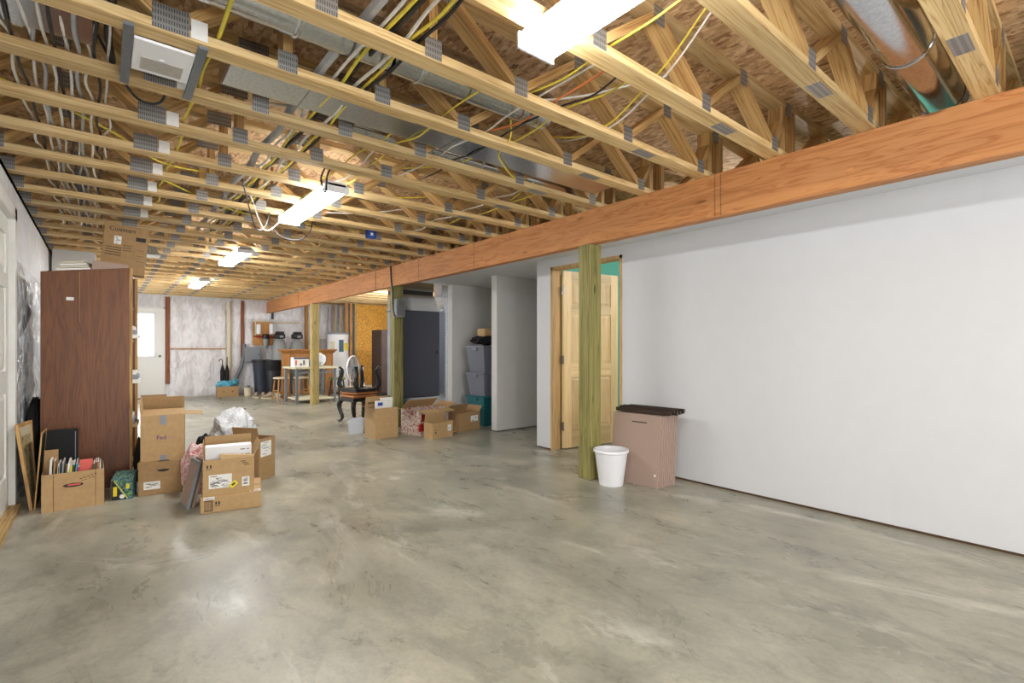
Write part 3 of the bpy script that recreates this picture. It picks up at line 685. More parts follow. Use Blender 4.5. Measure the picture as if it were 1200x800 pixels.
m = MB(); m.rbox(-.035,.035,-.03,.03,-.06,.06,.004,1); m.build('outlet_body', M['white_plastic'], ob)
m = MB(); m.tube(spline([(0,0,.06),(.03,0,.25),(.0,.0,.4)]), .006, 6); m.build('feed_cable', M['white_cable'], ob)
# water filter
wf = thing('water_filter', 'water filter set on a wooden board with white canisters', 'water filter', (3.12, YF-.17, 1.5))
m = MB(); m.box(-.22,.26,-.012,.012,-.28,.3); m.build('back_board', M['studs'], wf)
m = MB(); m.lathe([(.05,-.0),(.055,.04),(.055,.22),(.04,.25)], 16, -.1, -.08); m.build('canister', M['white_plastic'], wf, smooth=True)
m = MB(); m.lathe([(.05,0),(.055,.04),(.055,.24),(.04,.27)], 16, .2, -.08); m.build('canister', M['white_plastic'], wf, smooth=True)
m = MB(); m.lathe([(.075,-.12),(.08,-.1),(.08,-.02),(.06,0)], 18, .06, -.1); m.build('filter_head', M['black'], wf, smooth=True)
m = MB(); m.lathe([(.05,-.36),(.06,-.34),(.065,-.12)], 18, .06, -.1); m.build('filter_bowl', M['tank'], wf, smooth=True)
m = MB(); m.tube([(-.2,-.06,.33),(.9,-.06,.31)], .016, 8).tube([(-.17,-.06,.33),(-.17,-.06,-.1)], .014, 8); m.build('supply_pipe', M['cream'], wf, smooth=True)
m = MB(); m.tube([(-.2,-.07,-.06),(.32,-.07,-.08)], .022, 8); m.build('valve_pipe', M['red'], wf, smooth=True)
# treatment tanks
for i, (x, l) in enumerate(((3.42,'left of two grey water softener tanks with black heads behind the mantel'),(3.84,'right of two grey water softener tanks with black heads behind the mantel'))):
    t = thing('softener_tank', l, 'water softener', (x, 13.35, 0), 0, 'pair of water softener tanks')
    m = MB(); m.lathe([(.12,0),(.16,.02),(.165,.1),(.165,1.15),(.14,1.27),(.08,1.36),(.05,1.38)], 22); m.build('tank', M['tank'], t, smooth=True)
    m = MB(); m.rbox(-.12,.12,-.1,.1,1.382,1.5,.02,2).rbox(-.09,.09,-.12,.06,1.5,1.56,.015,2); m.build('control_head', M['black'], t, smooth=True)
    m = MB(); m.box(-.02,.06,-.124,-.1005,1.41,1.46); m.build('display', M['panel_grey'], t)
# mantel
mt = thing('fireplace_mantel', 'oak fireplace mantel surround standing on the floor behind workbench', 'mantel', (3.17, 12.15, 0))
m = MB(); m.rbox(0,.17,0,.06,0,1.02,.006,1).box(.02,.15,-.012,0,.1,.98); m.build('leg', M['mantel'], mt)
m = MB(); m.rbox(1.0,1.17,0,.06,0,1.02,.006,1).box(1.02,1.15,-.012,0,.1,.98); m.build('leg', M['mantel'], mt)
m = MB(); m.box(.1705,.9995,.005,.055,.80,1.02).box(.2,.97,-.01,.005,.84,.98); m.build('frieze', M['mantel'], mt)
m = MB(); m.hexa([(-.0,-.02,1.0205),(1.17,-.02,1.0205),(1.17,.1,1.0205),(0,.1,1.0205),(-.05,-.09,1.085),(1.22,-.09,1.085),(1.22,.12,1.085),(-.05,.12,1.085)]); m.build('cornice', M['mantel'], mt)
m = MB(); m.rbox(-.06,1.23,-.11,.14,1.0855,1.12,.005,1); m.build('shelf', M['mantel'], mt)
# bins
b = thing('trash_bin', 'dark grey tapered trash bin under the electrical panel', 'trash bin', (3.02, 13.45, 0))
m = MB(); m.lathe([(.14,0),(.19,.82),(.2,.84),(.2,.86),(.175,.86),(.135,.02)], 24); m.build('bin_body', M['navy'], b, smooth=True)
m = MB(); m.lathe([(.201,.8),(.212,.84),(.205,.862)], 24, caps=False); m.build('rim', M['black'], b, smooth=True)
b = thing('trash_bin', 'black bag-lined trash bin next to the mantel', 'trash bin', (3.19, 13.0, 0))
m = MB(); m.lathe([(.14,0),(.17,.8),(.165,.84),(.15,.84),(.13,.02)], 20); m.build('bin_body', M['black'], b, smooth=True)
m = MB(); m.lathe([(.172,.6),(.182,.75),(.18,.85),(.16,.855)], 20, caps=False); m.build('bag', M['black_cloth'], b, smooth=True)
# shoes
for i, (x, y, rz, mt_, l) in enumerate(((2.82,12.96,.0,M['shoe'],'tan shoe at the left end of the row before the bins'),(2.965,12.9,-.1,M['shoe'],'tan shoe second from left before the bins'),
   (3.085,12.87,.1,M['shoe'],'tan shoe right of the middle before the bins'),(3.18,12.78,.1,M['shoe_w'],'white trainer leaning near the mantel leg'),(3.19,12.46,-.1,M['shoe_w'],'white trainer right against the mantel leg'),(2.99,12.56,1.2,M['shoe'],'tan shoe lying in front of the others'))):
    t = thing('shoe', l, 'shoe', (x-.1, y-.33, 0), rz, 'shoes by the bins')
    m = MB(); g = bmesh.new(); bmesh.ops.create_uvsphere(g, u_segments=14, v_segments=10, radius=1)
    for v in g.verts:
        f_ = (v.co.y+1)/2; hgt = .11*(1-f_)+.05
        v.co = Vector((v.co.x*(.042+.012*f_), v.co.y*.14, .012+max(0,(v.co.z+1)/2)*hgt))
    m.merge(g); m.build('upper', mt_, t, smooth=True)
    m = MB(); m.rbox(-.045,.045,-.14,.14,0,.02,.009,2); m.build('sole', M['cream'], t)
# paint bucket
pb = thing('paint_bucket', 'small cream paint bucket left of the bins', 'bucket', (2.69, 13.3, 0))
m = MB(); m.lathe([(.07,0),(.085,.19),(.09,.2),(.08,.2),(.066,.01)], 20); m.build('pail', M['cream'], pb, smooth=True)
m = MB(); m.ball((0,0,.22),.06,1,1,.5,2,.4,3); m.build('rag', M['panel_grey'], pb, smooth=True)
m = MB(); m.tube([(.088*math.cos(a),.088*math.sin(a)*.2-.02,.18-.07*math.sin(a)) for a in [PI*i/10 for i in range(11)]], .003, 6); m.build('bail', M['galv'], pb)

# ------------------------------------------------------------------ cartons
def carton(name, label, w, d, h, loc, rz, mat=None, flaps=(), open_=True, fl=.0, cat='box', group=None, parent=None, t=.005, inside=None, seam=False):
    """w along local x, d along local y (0..d, front face at y=0), flaps: (side, length, angle from up, degrees outward)"""
    mat = mat or M['card']
    o = thing(name, label, cat, loc, rz, group)
    m = MB()
    if open_:
        m.box(0,w,0,t,0,h).box(0,w,d-t,d,0,h).box(0,t,t,d-t,0,h).box(w-t,w,t,d-t,0,h).box(t,w-t,t,d-t,0,t)
    else: m.rbox(0,w,0,d,0,h,.004,1)
    m.build('carton_body', mat, o)
    if not open_ and seam:
        m = MB(); m.box(.0,w,d/2-.025,d/2+.025,h,h+.0008).box(-.0008,0,d/2-.025,d/2+.025,h*.7,h+.0008).box(w,w+.0008,d/2-.025,d/2+.025,h*.7,h+.0008); m.build('tape', M['tape'], o)
    for side, L, ang in flaps:
        a = math.radians(ang); m = MB(); q = .003
        if side in 'fb':
            m.box(.004,w-.004,-q/2,q/2,0,L); rot = (a if side == 'f' else -a, 0, 0); lc = (0, q if side == 'f' else d-q, h)
        else:
            m.box(-q/2,q/2,.004,d-.004,0,L); rot = (0, -a if side == 'l' else a, 0); lc = (q if side == 'l' else w-q, 0, h)
        m.build('flap', inside if (inside) else mat, o, lc, rot)
    return o
def front_label(o, x0, x1, z0, z1, mat=None, name='shipping_label', bars=0, y=0, seed=1, ink=None):
    m = MB(); m.box(x0,x1,y-.0012,y-.0002,z0,z1); l = m.build(name, mat or M['paper'], o)
    if bars:
        R = random.Random(seed); m = MB()
        for i in range(bars):
            a = R.uniform(x0+.005, x1-.03); L = R.uniform(.01, min(.06, x1-a-.004)); z = R.uniform(z0+.006, z1-.012)
            m.box(a, a+L, y-.0018, y-.0013, z, z+R.uniform(.0012,.0042))
        p = m.build('label_print', ink or M['ink'], l)
    return l
def side_print(o, boxes, mat, name='print'):
    if len(boxes) == 2:
        for b in boxes: q = MB().box(*b).build(name, mat, o)
        return q
    m = MB()
    for b in boxes: m.box(*b)
    return m.build(name, mat, o)

# A: magazine carton at far left
A = carton('magazine_carton', 'open brown carton full of magazines beside the white left door', .335, .36, .262, (-.33,4.70,0), math.radians(1), M['card'], flaps=())
m = MB()
for k in range(16):
    pass
m.lathe([(.0,0)]*1+[(.001,0)], 4) if False else None
P = [(.165+.055*math.cos(a)*1.0, .17+.014*math.sin(a)) for a in [2*PI*i/20 for i in range(20)]]
vs = [m.b.verts.new((x,-.0012,z)) for x,z in P]; m.b.faces.new(vs); vs2 = [m.b.verts.new((x,-.0002,z)) for x,z in P]; m.b.faces.new(vs2[::-1])
for i in range(20): m.b.faces.new((vs[i],vs2[i],vs2[(i+1)%20],vs[(i+1)%20]))
ho = m.build('hand_hole', M['ink'], A)
m = MB(); m.box(.135,.205,-.0018,-.0013,.166,.178); m.build('red_glimpse', M['salmon'], ho)
side_print(A, [(.06,.063,-.0008,0,0,.26),(.285,.288,-.0008,0,0,.26)], M['ink_soft'], 'crease')
side_print(A, [(.2+i*.02,.213+i*.02,-.0008,0,.205+.006*i,.211+.006*i) for i in range(5)]+[(.21+i*.02,.22+i*.02,-.0008,0,.19+.006*i,.194+.006*i) for i in range(4)], M['ink_soft'], 'scribble')
mags = [('white folder standing highest', M['paper'], .37, .012), ('brown paper envelope', M['card_dark'], .36, .01), ('cream magazine', M['cream'], .33, .01), ('pale green magazine', M['shoe_w'], .32, .009), ('grey magazine', M['panel_grey'], .34, .009),
        ('white catalogue', M['paper'], .335, .012), ('yellow magazine', M['yellow'], .315, .01), ('black magazine', M['black'], .32, .012), ('light blue booklet', M['aqua'], .325, .008), ('dark red magazine', M['red'], .3, .01)]
x = -.30
R = random.Random(3)
for i, (l, mm, h_, t) in enumerate(mags):
    o = thing('magazine', l + ' standing upright in the left brown carton', 'magazine', (x, 4.725, .008), 0, 'papers in the left brown carton', ry=math.radians(R.uniform(1, 5)))
    m = MB(); m.box(0,t,0,.22+R.uniform(0,.05),0,h_-.02); m.build('cover', mm, o)
    m = MB(); m.box(.0015,t-.0015,.003,.225,h_-.0199,h_-.019); m.build('page_edges', M['paper'], o)
    x += t+.0058
sal = thing('folder', 'salmon red folder leaning in the middle of the left brown carton', 'folder', (-.135,4.735,.02), 0, rx=math.radians(-14))
m = MB(); m.box(0,.075,0,.006,0,.315); m.build('cover', M['salmon'], sal); m = MB(); m.box(.002,.072,.0065,.01,.0,.312); m.build('pages', M['paper'], sal)
x = -.055
for i, (l, mm, h_, t) in enumerate((('green booklet', M['green'], .29, .008),('maroon booklet', M['red'], .3, .007),('tan notebook', M['card_dark'], .3, .009),('white pamphlet', M['paper'], .29, .007))):
    o = thing('booklet', l + ' at the right end of the left brown carton', 'booklet', (x, 4.73, .008), 0, 'papers in the left brown carton')
    m = MB(); m.box(0,t,0,.2,0,h_); m.build('cover', mm, o); m = MB(); m.box(.001,t-.001,.002,.198,h_+.0002,h_+.001); m.build('page_edges', M['paper'], o); x += t+.0035
# card divider & black portfolio behind
dv = MB(); dv.box(0,.075,0,.006,0,.40); tag(dv.build('card_sheet', M['card_dark'], None, (-.325,4.84,.012)), 'brown card sheet sticking up at the left end of the magazine carton', 'card sheet')
pf = thing('portfolio_case', 'black portfolio case standing between the magazine carton and bookcase', 'portfolio', (-.34,5.10,0), 0, rx=math.radians(0))
m = MB(); m.rbox(0,.19,0,.04,0,.52,.006,2); m.build('case', M['black_cloth'], pf); m = MB(); m.box(.172,.176,-.001,.0,.02,.5); m.build('zip', M['panel_grey'], pf)
# leaning pictures by the left wall
fr = thing('framed_picture', 'framed art print leaning against the left wall beside the door', 'picture', (-.39,4.85,0))
def bowed(u0, u1, v0, v1, d0, d1):
    BL, BR, TR, TL = Vector((0,0,0)), Vector((.0,.34,0)), Vector((-.03,.34,.60)), Vector((-.075,0,.607))
    def pt(u, v, d): return BL.lerp(BR, u).lerp(TL.lerp(TR, u), v) + Vector((d, 0, .06*d))
    return [pt(u0,v0,d0),pt(u1,v0,d0),pt(u1,v0,d1),pt(u0,v0,d1),pt(u0,v1,d0),pt(u1,v1,d0),pt(u1,v1,d1),pt(u0,v1,d1)]
m = MB()
for q in ((0,1,0,.04),(0,1,.96,1),(0,.06,.04,.96),(.94,1,.04,.96)): m.hexa(bowed(*q, -.012, .006))
m.build('frame', M['oak_edge'], fr)
m = MB(); m.hexa(bowed(.06,.94,.04,.96,-.006,0)); m.build('mat_board', M['cream'], fr)
m = MB(); m.hexa(bowed(.2,.8,.15,.85,.0005,.0015)); m.build('art_print', M['art'], fr)
fr2 = thing('framed_picture', 'thin wooden frame standing edge-on between the art print and walnut bookcase', 'picture', (-.372,4.86,0), math.radians(88), rx=math.radians(4))
m = MB(); m.box(0,.25,0,.008,0,.015).box(0,.25,0,.008,.525,.54).box(0,.015,0,.008,.015,.525).box(.235,.25,0,.008,.015,.525); m.build('frame', M['oak_edge'], fr2)
m = MB(); m.box(.015,.235,.002,.006,.015,.525); m.build('backing', M['black'], fr2)
bg = MB(); g = bmesh.new(); bmesh.ops.create_icosphere(g, subdivisions=4, radius=1)
for v in g.verts:
    c = v.co; k = (abs(c.x)**5+abs(c.y)**5+abs(c.z)**5)**(-.2); n_ = 1+.16*noise.noise(c*2.5)
    v.co = Vector((c.x*k*.04*n_, c.y*k*.28*n_, .36+c.z*k*.355*n_ if c.z > -.3 else .36+c.z*k*.36))
bg.merge(g); tag(bg.build('garment_bag', M['black_cloth'], None, (-.425,5.60,0), smooth=True), 'black cloth bag slumped between the foil wall and bookcase', 'bag')
# foil facing on the left wall
sheet_o = None
m = MB(); rows = []
ny, nz = 46, 36
for j in range(nz+1):
    r = []
    for i in range(ny+1):
        y = 5.08+3.0*i/ny; z = .05+1.75*j/nz
        e = min(i, ny-i, 2)/2*min(j, nz-j, 2)/2
        r.append(m.b.verts.new((XL+.006+e*max(0, .018+.016*noise.noise(Vector((y*6, z*3, 2)))+.02*noise.noise(Vector((y*17, z*8, 7)))), y, z)))
    rows.append(r)
for A_, B_ in zip(rows, rows[1:]):
    for i in range(ny): m.b.faces.new((A_[i], A_[i+1], B_[i+1], B_[i]))
tag(m.build('foil_insulation', M['foil'], smooth=True), 'crinkled silver foil insulation on the left wall between door and bookcase', 'insulation')

# ------------------------------------------------------------------ bookcase
bc = thing('bookcase', 'tall walnut-veneer bookcase with its blank side toward the camera', 'bookcase', (-.375, 5.27, 0), math.radians(-5))
D = .545; Lb = .80; tt = .022
m = MB(); m.hexa([(0,0,0),(D,0,0),(D,tt,0),(0,tt,0),(0,0,1.735),(D,0,1.81),(D,tt,1.81),(0,tt,1.735)]); m.build('side_panel', M['walnut'], bc)
m = MB(); m.hexa([(0,Lb-tt,0),(D,Lb-tt,0),(D,Lb,0),(0,Lb,0),(0,Lb-tt,1.735),(D,Lb-tt,1.81),(D,Lb,1.81),(0,Lb,1.735)]); m.build('side_panel', M['walnut'], bc)
m = MB(); m.box(D+.0005,D+.02,-.002,tt,0,1.81); m.build('edge_strip', M['oak_edge'], bc)
m = MB(); m.box(D+.0005,D+.02,Lb-tt,Lb,0,1.81); m.build('edge_strip', M['oak_edge'], bc)
m = MB(); m.box(0,.008,tt+.0005,Lb-tt-.0005,0,1.70); m.build('back_panel', M['walnut'], bc)
for z in (.08,.45,.82,1.2,1.5):
    m = MB(); m.box(.009,D-.01,tt+.0005,Lb-tt-.0005,z,z+.022); m.build('shelf', M['oak_edge'], bc)
m = MB(); sl = lambda x: 1.735+.075*x/D; m.hexa([(.009,tt+.0005,sl(0)-.02),(D-.005,tt+.0005,sl(D)-.02),(D-.005,Lb-tt-.0005,sl(D)-.02),(.009,Lb-tt-.0005,sl(0)-.02),(.009,tt+.0005,sl(0)),(D-.005,tt+.0005,sl(D)),(D-.005,Lb-tt-.0005,sl(D)),(.009,Lb-tt-.0005,sl(0))]); m.build('top_board', M['walnut'], bc)
m = MB(); m.box(.15,.195,-.0012,0,1.52,1.545); m.build('price_sticker', M['paper'], bc)
m = MB(); m.box(.228,.231,-.001,0,1.35,1.755); m.build('scratch', M['oak_edge'], bc)
rz = math.radians(-5); cr, sr = math.cos(rz), math.sin(rz)
def bcp(x, y, z): return (-.375 + x*cr - y*sr, 5.27 + x*sr + y*cr, z)
# things on bookcase shelves sticking out at the front
for i, (z, l, mm, dx) in enumerate(((1.224,'stack of papers jutting from the upper bookcase shelf','paper',.06),(.844,'stack of papers jutting from the middle bookcase shelf','paper',.07),(.474,'pile of folders jutting from the lower bookcase shelf','card_pale',.05))):
    o = thing('paper_stack', l, 'papers', bcp(D-.2,.04,z), rz)
    for k in range(3):
        m = MB(); m.rbox(.02*k-.01,.2+dx-.015*k,.0,.28,.012*k*3,.012*k*3+.034,.003,1); m.build('ream', [M[mm],M['panel_grey'],M['paper']][k], o)
ws = MB(); ws.hexa([(0,0,0),(.02,0,0),(.02,.3,0),(0,.3,0),(-.06,0,.26),(-.04,0,.26),(-.04,.3,.26),(-.06,.3,.26)]); tag(ws.build('paper_roll', M['paper'], None, bcp(D-.03,.03,1.524), (0,0,rz)), 'white sheet leaning out of the top bookcase shelf', 'paper')
# on top of the bookcase
tilt = -math.atan(.075/D)
def top(x, y, dz=0): return bcp(x, y, 1.735+.075*x/D+dz)
cu = carton('appliance_carton', 'brown printed appliance carton leaning on top of the bookcase', .31, .17, .42, top(.325,.28,.028), math.radians(-5), M['card_dark'], open_=False, seam=True)
cu.rotation_euler = (0, math.radians(5), math.radians(-3))
text('Cuisinart', .05, (.035,-.0012,.365), (PI/2,0,0), M['ink'], cu)
front_label(cu, .075,.125,.25,.32, bars=7, seed=3)
side_print(cu, [(.225,.295,-.0012,0,.30,.335)], M['ink'], 'print'); side_print(cu, [(.025,.13,-.001,0,.15+.022*i,.158+.022*i) for i in range(4)]+[(.14,.2,-.001,0,.2+.022*i,.206+.022*i) for i in range(3)]+[(.24,.29,-.001,0,.12+.05*i,.123+.05*i) for i in range(3)], M['ink_soft'], 'print')
np_ = thing('newspaper_pile', 'messy pile of newspapers lying on the left top of the bookcase', 'newspapers', top(.1,-.01,.001), rz, ry=tilt)
for k in range(4):
    m = MB(); m.hexa([(.012*k,0,.018*k),(.2-.01*k,0,.018*k),(.2,.25,.018*k),(0,.25,.018*k),(.012*k-.01,0,.018*k+.016),(.2-.01*k,0,.018*k+.012),(.2,.25,.018*k+.017),(0,.25,.018*k+.017)]); m.build('newspaper', M['paper_cream'] if k%2 else M['paper'], np_)
fb = MB(); fb.hexa([(0,0,0),(.235,0,0),(.235,.24,0),(0,.24,0),(.02,0,.075),(.235,0,.028),(.235,.22,.03),(.02,.22,.08)]); tag(fb.build('folded_cloth', M['pinkboard'], None, top(.30,.02,.001), (0,tilt,rz)), 'flat taupe folded cloth on the bookcase top before the leaning carton', 'cloth')
# white utility cupboard beyond the bookcase
uc = thing('wall_cupboard', 'plain white cupboard against the left wall beyond the bookcase', 'cupboard', (-.47, 8.05, 0))
m = MB(); m.rbox(0,.385,0,.5,.02,2.33,.004,1); m.build('carcass', M['drywall_grey'], uc); m = MB(); m.box(.01,.375,.01,.49,0,.0195); m.build('plinth', M['white_paint'], uc)
m = MB(); m.rbox(.386,.402,.01,.49,.04,2.31,.003,1); m.build('cupboard_door', M['white_paint'], uc); m = MB(); m.ball((.42,.06,1.1),.017); m.build('knob', M['nickel'], uc)

# ------------------------------------------------------------------ left carton cluster
gb = thing('game_box', 'small black, green and blue printed box with a slanted torn top', 'box', (.045,4.765,0), math.radians(-12))
m = MB(); m.hexa([(0,0,0),(.128,0,0),(.128,.16,0),(0,.16,0),(0,0,.155),(.128,0,.145),(.128,.16,.185),(0,.16,.19)]); m.build('box_body', M['greenbox'], gb)
m = MB(); m.hexa([(.0,-.001,.002),(.09,-.001,.002),(.09,-.0002,.002),(0,-.0002,.002),(0,-.001,.148),(.01,-.001,.146),(.01,-.0002,.146),(0,-.0002,.148)]); m.build('black_face', M['black'], gb)
m = MB(); m.box(.012,.035,-.0018,-.0011,.03,.1); m.build('yellow_panel', M['yellow'], gb)
m = MB(); m.bar((.018,-.0022,.146),(.1,-.0022,.008),.002,.005); m.build('stripe', M['yellow'], gb)
m = MB(); m.box(.09,.11,-.0018,-.0003,.08,.115); m.build('sticker', M['yellow'], gb)
m = MB(); m.lathe([(.016,0),(.016,.001)],18,axis='y'); m.build('badge', M['paper'], gb, (.066,-.0024,.025))
m = MB(); m.box(-.0012,-.0002,.0,.155,.002,.15); m.build('pale_side', M['shoe_w'], gb)

st = carton('storage_carton', 'closed brown file carton with a hand hole, under the larger carton', .285, .33, .255, (.205,4.765,0), math.radians(-9), M['card_dark'], open_=False)
P = [(.16+.04*math.cos(a), .185+.01*math.sin(a)+.004*math.cos(a)**2) for a in [2*PI*i/20 for i in range(20)]]
m = MB(); vs = [m.b.verts.new((x,-.0014,z)) for x,z in P]; vs2 = [m.b.verts.new((x,-.0002,z)) for x,z in P]; m.b.faces.new(vs); m.b.faces.new(vs2[::-1])
for i in range(20): m.b.faces.new((vs[i],vs2[i],vs2[(i+1)%20],vs[(i+1)%20]))
m.build('hand_hole', M['ink'], st)
front_label(st, .035,.14,.045,.105, bars=14, seed=4)
m = MB(); m.hexa([(.12,-.001,.2552),(.2,-.001,.2552),(.18,.12,.2552),(.15,.12,.2552),(.12,-.001,.256),(.2,-.001,.256),(.18,.12,.256),(.15,.12,.256)]); m.build('lid_notch', M['ink'], st)
m = MB(); m.box(-.002,.287,-.002,.0,.21,.2552).box(-.002,0,0,.33,.21,.2552).box(.285,.287,0,.33,.21,.2552); m.build('lid_rim', M['card_dark'], st)
fx = carton('shipping_carton', 'large open brown carton with purple lettering stacked on the file carton', .285, .30, .355, (.222,4.80,.2565), math.radians(-7), M['card'],
            flaps=(('f',.14,128 if False else 10),('b',.14,-25),('l',.13,5),('r',.13,95)), inside=None)
text('Fed', .046, (.1,-.001,.165), (PI/2,0,0), M['purple'], fx)
text('Ex', .046, (.173,-.001,.165), (PI/2,0,0), M['purple_pale'], fx)
m = MB(); m.box(.125,.165,-.001,-.0002,.28,.355).box(.125,.165,-.001,-.0002,0,.04); m.build('tape', M['panel_grey'], fx)
for o in kids(fx):
    if o.name.startswith('flap') and abs(o.rotation_euler.x) > 0 and o.location.y < .1: o.rotation_euler.x = math.radians(-75); o['label'] = 'flap folded inward'
for k in range(3):
    pass
pk = MB(); pk.rbox(.02,.26,.03,.27,0,.30,.004,1); tag(pk.build('packed_carton', M['card_in'], None, (.222,4.80,.263), (0,0,math.radians(-7))), 'plain inner carton packed inside the large purple-lettered carton', 'box')
bk = carton('plain_carton', 'brown carton standing behind the purple-lettered carton beside the bookcase', .2, .25, .62, (.255,5.28,0), 0, M['card_dark'], flaps=(('b',.1,10),('r',.12,60)))
front_label(bk, .03,.06,.45,.47)
sk = MB(); sk.ball((0,0,.2),.1,.42,.5,1.9,3,.3,11); tag(sk.build('black_bag', M['black_cloth'], None, (.237,5.175,.0), smooth=True), 'small black bag tucked between bookcase and the cartons', 'bag')
# plastic bag + bubble wrap
pg = MB(); pg.ball((0,0,.19),.19,.52,.55,1,4,.3,4); tag(pg.build('plastic_bag', M['pinkbag'], None, (.565,4.585,.0), smooth=True), 'pinkish clear plastic bag bulging beside the leaning boards', 'bag')
pg = MB(); pg.ball((0,0,.21),.2,.42,.55,1.0,4,.2,14); tag(pg.build('dark_bag', M['black_cloth'], None, (.68,4.95,.0), smooth=True), 'dark bag in shadow behind the leaning boards', 'bag')
bw_ = MB(); bw_.ball((0,0,.215),.215,.82,.7,1.0,5,.28,8); tag(bw_.build('bubble_wrap', M['bubble'], None, (.93,5.15,.15), smooth=True), 'silvery bundle of bubble wrap behind the front cartons', 'bubble wrap')
bb = carton('support_carton', 'low brown carton under the bubble wrap', .3, .3, .135, (.78,5.0,0), 0, M['card_dark'], open_=False)
for i, (dx, mm, l) in enumerate(((0,M['panel_grey'],'grey board leaning at the left of the front cartons'),(.032,M['pinkboard'],'taupe board leaning just behind the grey board'))):
    o = thing('leaning_board', l, 'board', (.455+dx,4.17+.02*i,0), math.radians(-78), rx=0)
    o.rotation_euler = (0, math.radians(13), math.radians(6))
    m = MB(); m.rbox(0,.018,0,.2,0,.335,.002,1); m.build('board', mm, o); m = MB(); m.box(-.0008,0,.01,.19,.02,.31); m.build('facing', M['cream'] if i else M['pinkboard'], o)
# front stack
fl_ = carton('flat_carton', 'long flat brown carton at the bottom of the front stack', .375, .42, .115, (.512,3.985,0), math.radians(-12), M['card'], open_=False, seam=True)
side_print(fl_, [(.025,.075,-.001,0,.012,.088)], M['ink_soft'], 'warning_print'); side_print(fl_, [(.03+.008*i,.034+.008*i,-.0014,-.001,.02,.08) for i in range(5)], M['card'], 'print')
side_print(fl_, [(.09,.1,-.001,0,.055,.075),(.108,.118,-.001,0,.055,.075),(.088,.12,-.001,0,.045,.049)], M['ink'], 'arrows')
front_label(fl_, .02,.085,.092,.112, bars=6, seed=8)
m = MB(); m.box(.3,.37,.02,.06,.1152,.116); lab = m.build('shipping_label', M['paper'], fl_); m = MB(); m.box(.31,.325,.025,.05,.1162,.1166).box(.335,.36,.03,.034,.1162,.1166).box(.335,.36,.04,.044,.1162,.1166); m.build('label_print', M['ink'], lab)
am = carton('open_carton', 'open brown carton with white address label on the front stack', .315, .33, .245, (.53,4.0,.1165), math.radians(-9), M['card'], flaps=(('b',.12,-5),('r',.1,25),('l',.1,3)))
for k in kids(am):
    pass
front_label(am, .035,.175,.045,.14, bars=26, seed=12); front_label(am, .238,.285,.04,.105, bars=12, seed=13)
m = MB(); m.bar((.165,-.002,.045),(.205,-.002,.078),.001,.034); stk = m.build('sticker', M['yellow'], am); m = MB(); m.bar((.175,-.0028,.055),(.195,-.0028,.07),.0006,.012); m.build('label_print', M['ink'], stk)
side_print(am, [(.022,.032,-.001,0,.19,.21),(.042,.052,-.001,0,.19,.21),(.02,.054,-.001,0,.18,.184)], M['ink'], 'arrows')
side_print(am, [(.23+.01*i,.26+.012*i,-.001,0,.215-.013*i,.221-.013*i) for i in range(3)], M['ink_soft'], 'print')
m = MB(); m.box(-.001,.318,-.003,-.0015,.0,.01); m.build('bottom_tape', M['tape'], am)
for i, (x0, x1, y, h_, l) in enumerate(((.008,.30,.07,.325,'upright white foam box inside the open front carton'),)):
    o = MB(); o.rbox(0,x1-x0,0,.09,0,h_-.008,.004,1); w_ = tag(o.build('foam_box', M['white_plastic'], None, (.53+.02*0+.008+.015,4.0+.078,.1235), (0,0,math.radians(-9))), l, 'box')
    for q in ((.22,.25,.28,.286),(.26,.275,.28,.286),(.22,.24,.245,.25),(.25,.28,.245,.25)): side_print(w_, [(q[0],q[1],-.001,0,q[2],q[3])], M['ink_soft'], 'print')
m = MB(); m.hexa([(.1,0,0),(.31,0,0),(.31,.05,0),(.1,.05,0),(.1,0,.03),(.31,0,.008),(.31,.05,.008),(.1,.05,.03)]); tag(m.build('paper_wad', M['card_pale'], None, (.535,3.998,.362), (0,0,math.radians(-9))), 'folded kraft paper lying on the front rim of open carton', 'paper')
rb = carton('tall_carton', 'brown carton with a white label on the right of the front stack', .2, .26, .36, (1.03,4.66,0), math.radians(38), M['card_dark'], flaps=(('l',.1,12),))
front_label(rb, .02,.15,.2,.33, bars=18, seed=21)
m = MB(); m.box(.2002,.201,.05,.2,.1,.25); m.build('side_print', M['red'], rb) if False else m.b.free()

# ------------------------------------------------------------------ middle carton group by the second post
mc = carton('kraft_carton', 'tall plain kraft carton with printed flap left of the middle post', .32, .28, .385, (2.62,5.86,0), math.radians(4), M['card'], flaps=(('b',.13,-10),('l',.12,75)))
m = MB(); m.box(.005,.315,-.0015,.0015,0,.10); fp = m.build('printed_flap', M['card_dark'], mc, (0,.26,.385), (math.radians(-8),0,0)); side_print(fp, [(.04+.03*i,.06+.03*i,-.0025,-.0016,.035,.07) for i in range(8)], M['ink'], 'print')
mg = thing('glossy_booklets', 'white and blue glossy booklets sticking out of the tall kraft carton', 'booklets', (2.665,5.93,.03), math.radians(4))
m = MB(); m.box(0,.22,0,.04,0,.44); m.build('booklet', M['paper'], mg); m = MB(); m.box(.02,.09,-.001,0,.38,.42); m.build('print', M['blue'], mg)
m = MB(); m.box(.1,.26,.05,.09,0,.47); m.build('booklet', M['paper'], mg)
cb = thing('plastic_bin', 'small translucent plastic bin on floor left of kraft carton', 'bin', (2.65,6.5,0), math.radians(-30))
m = MB(); a, b_, h_ = .09, .11, .19
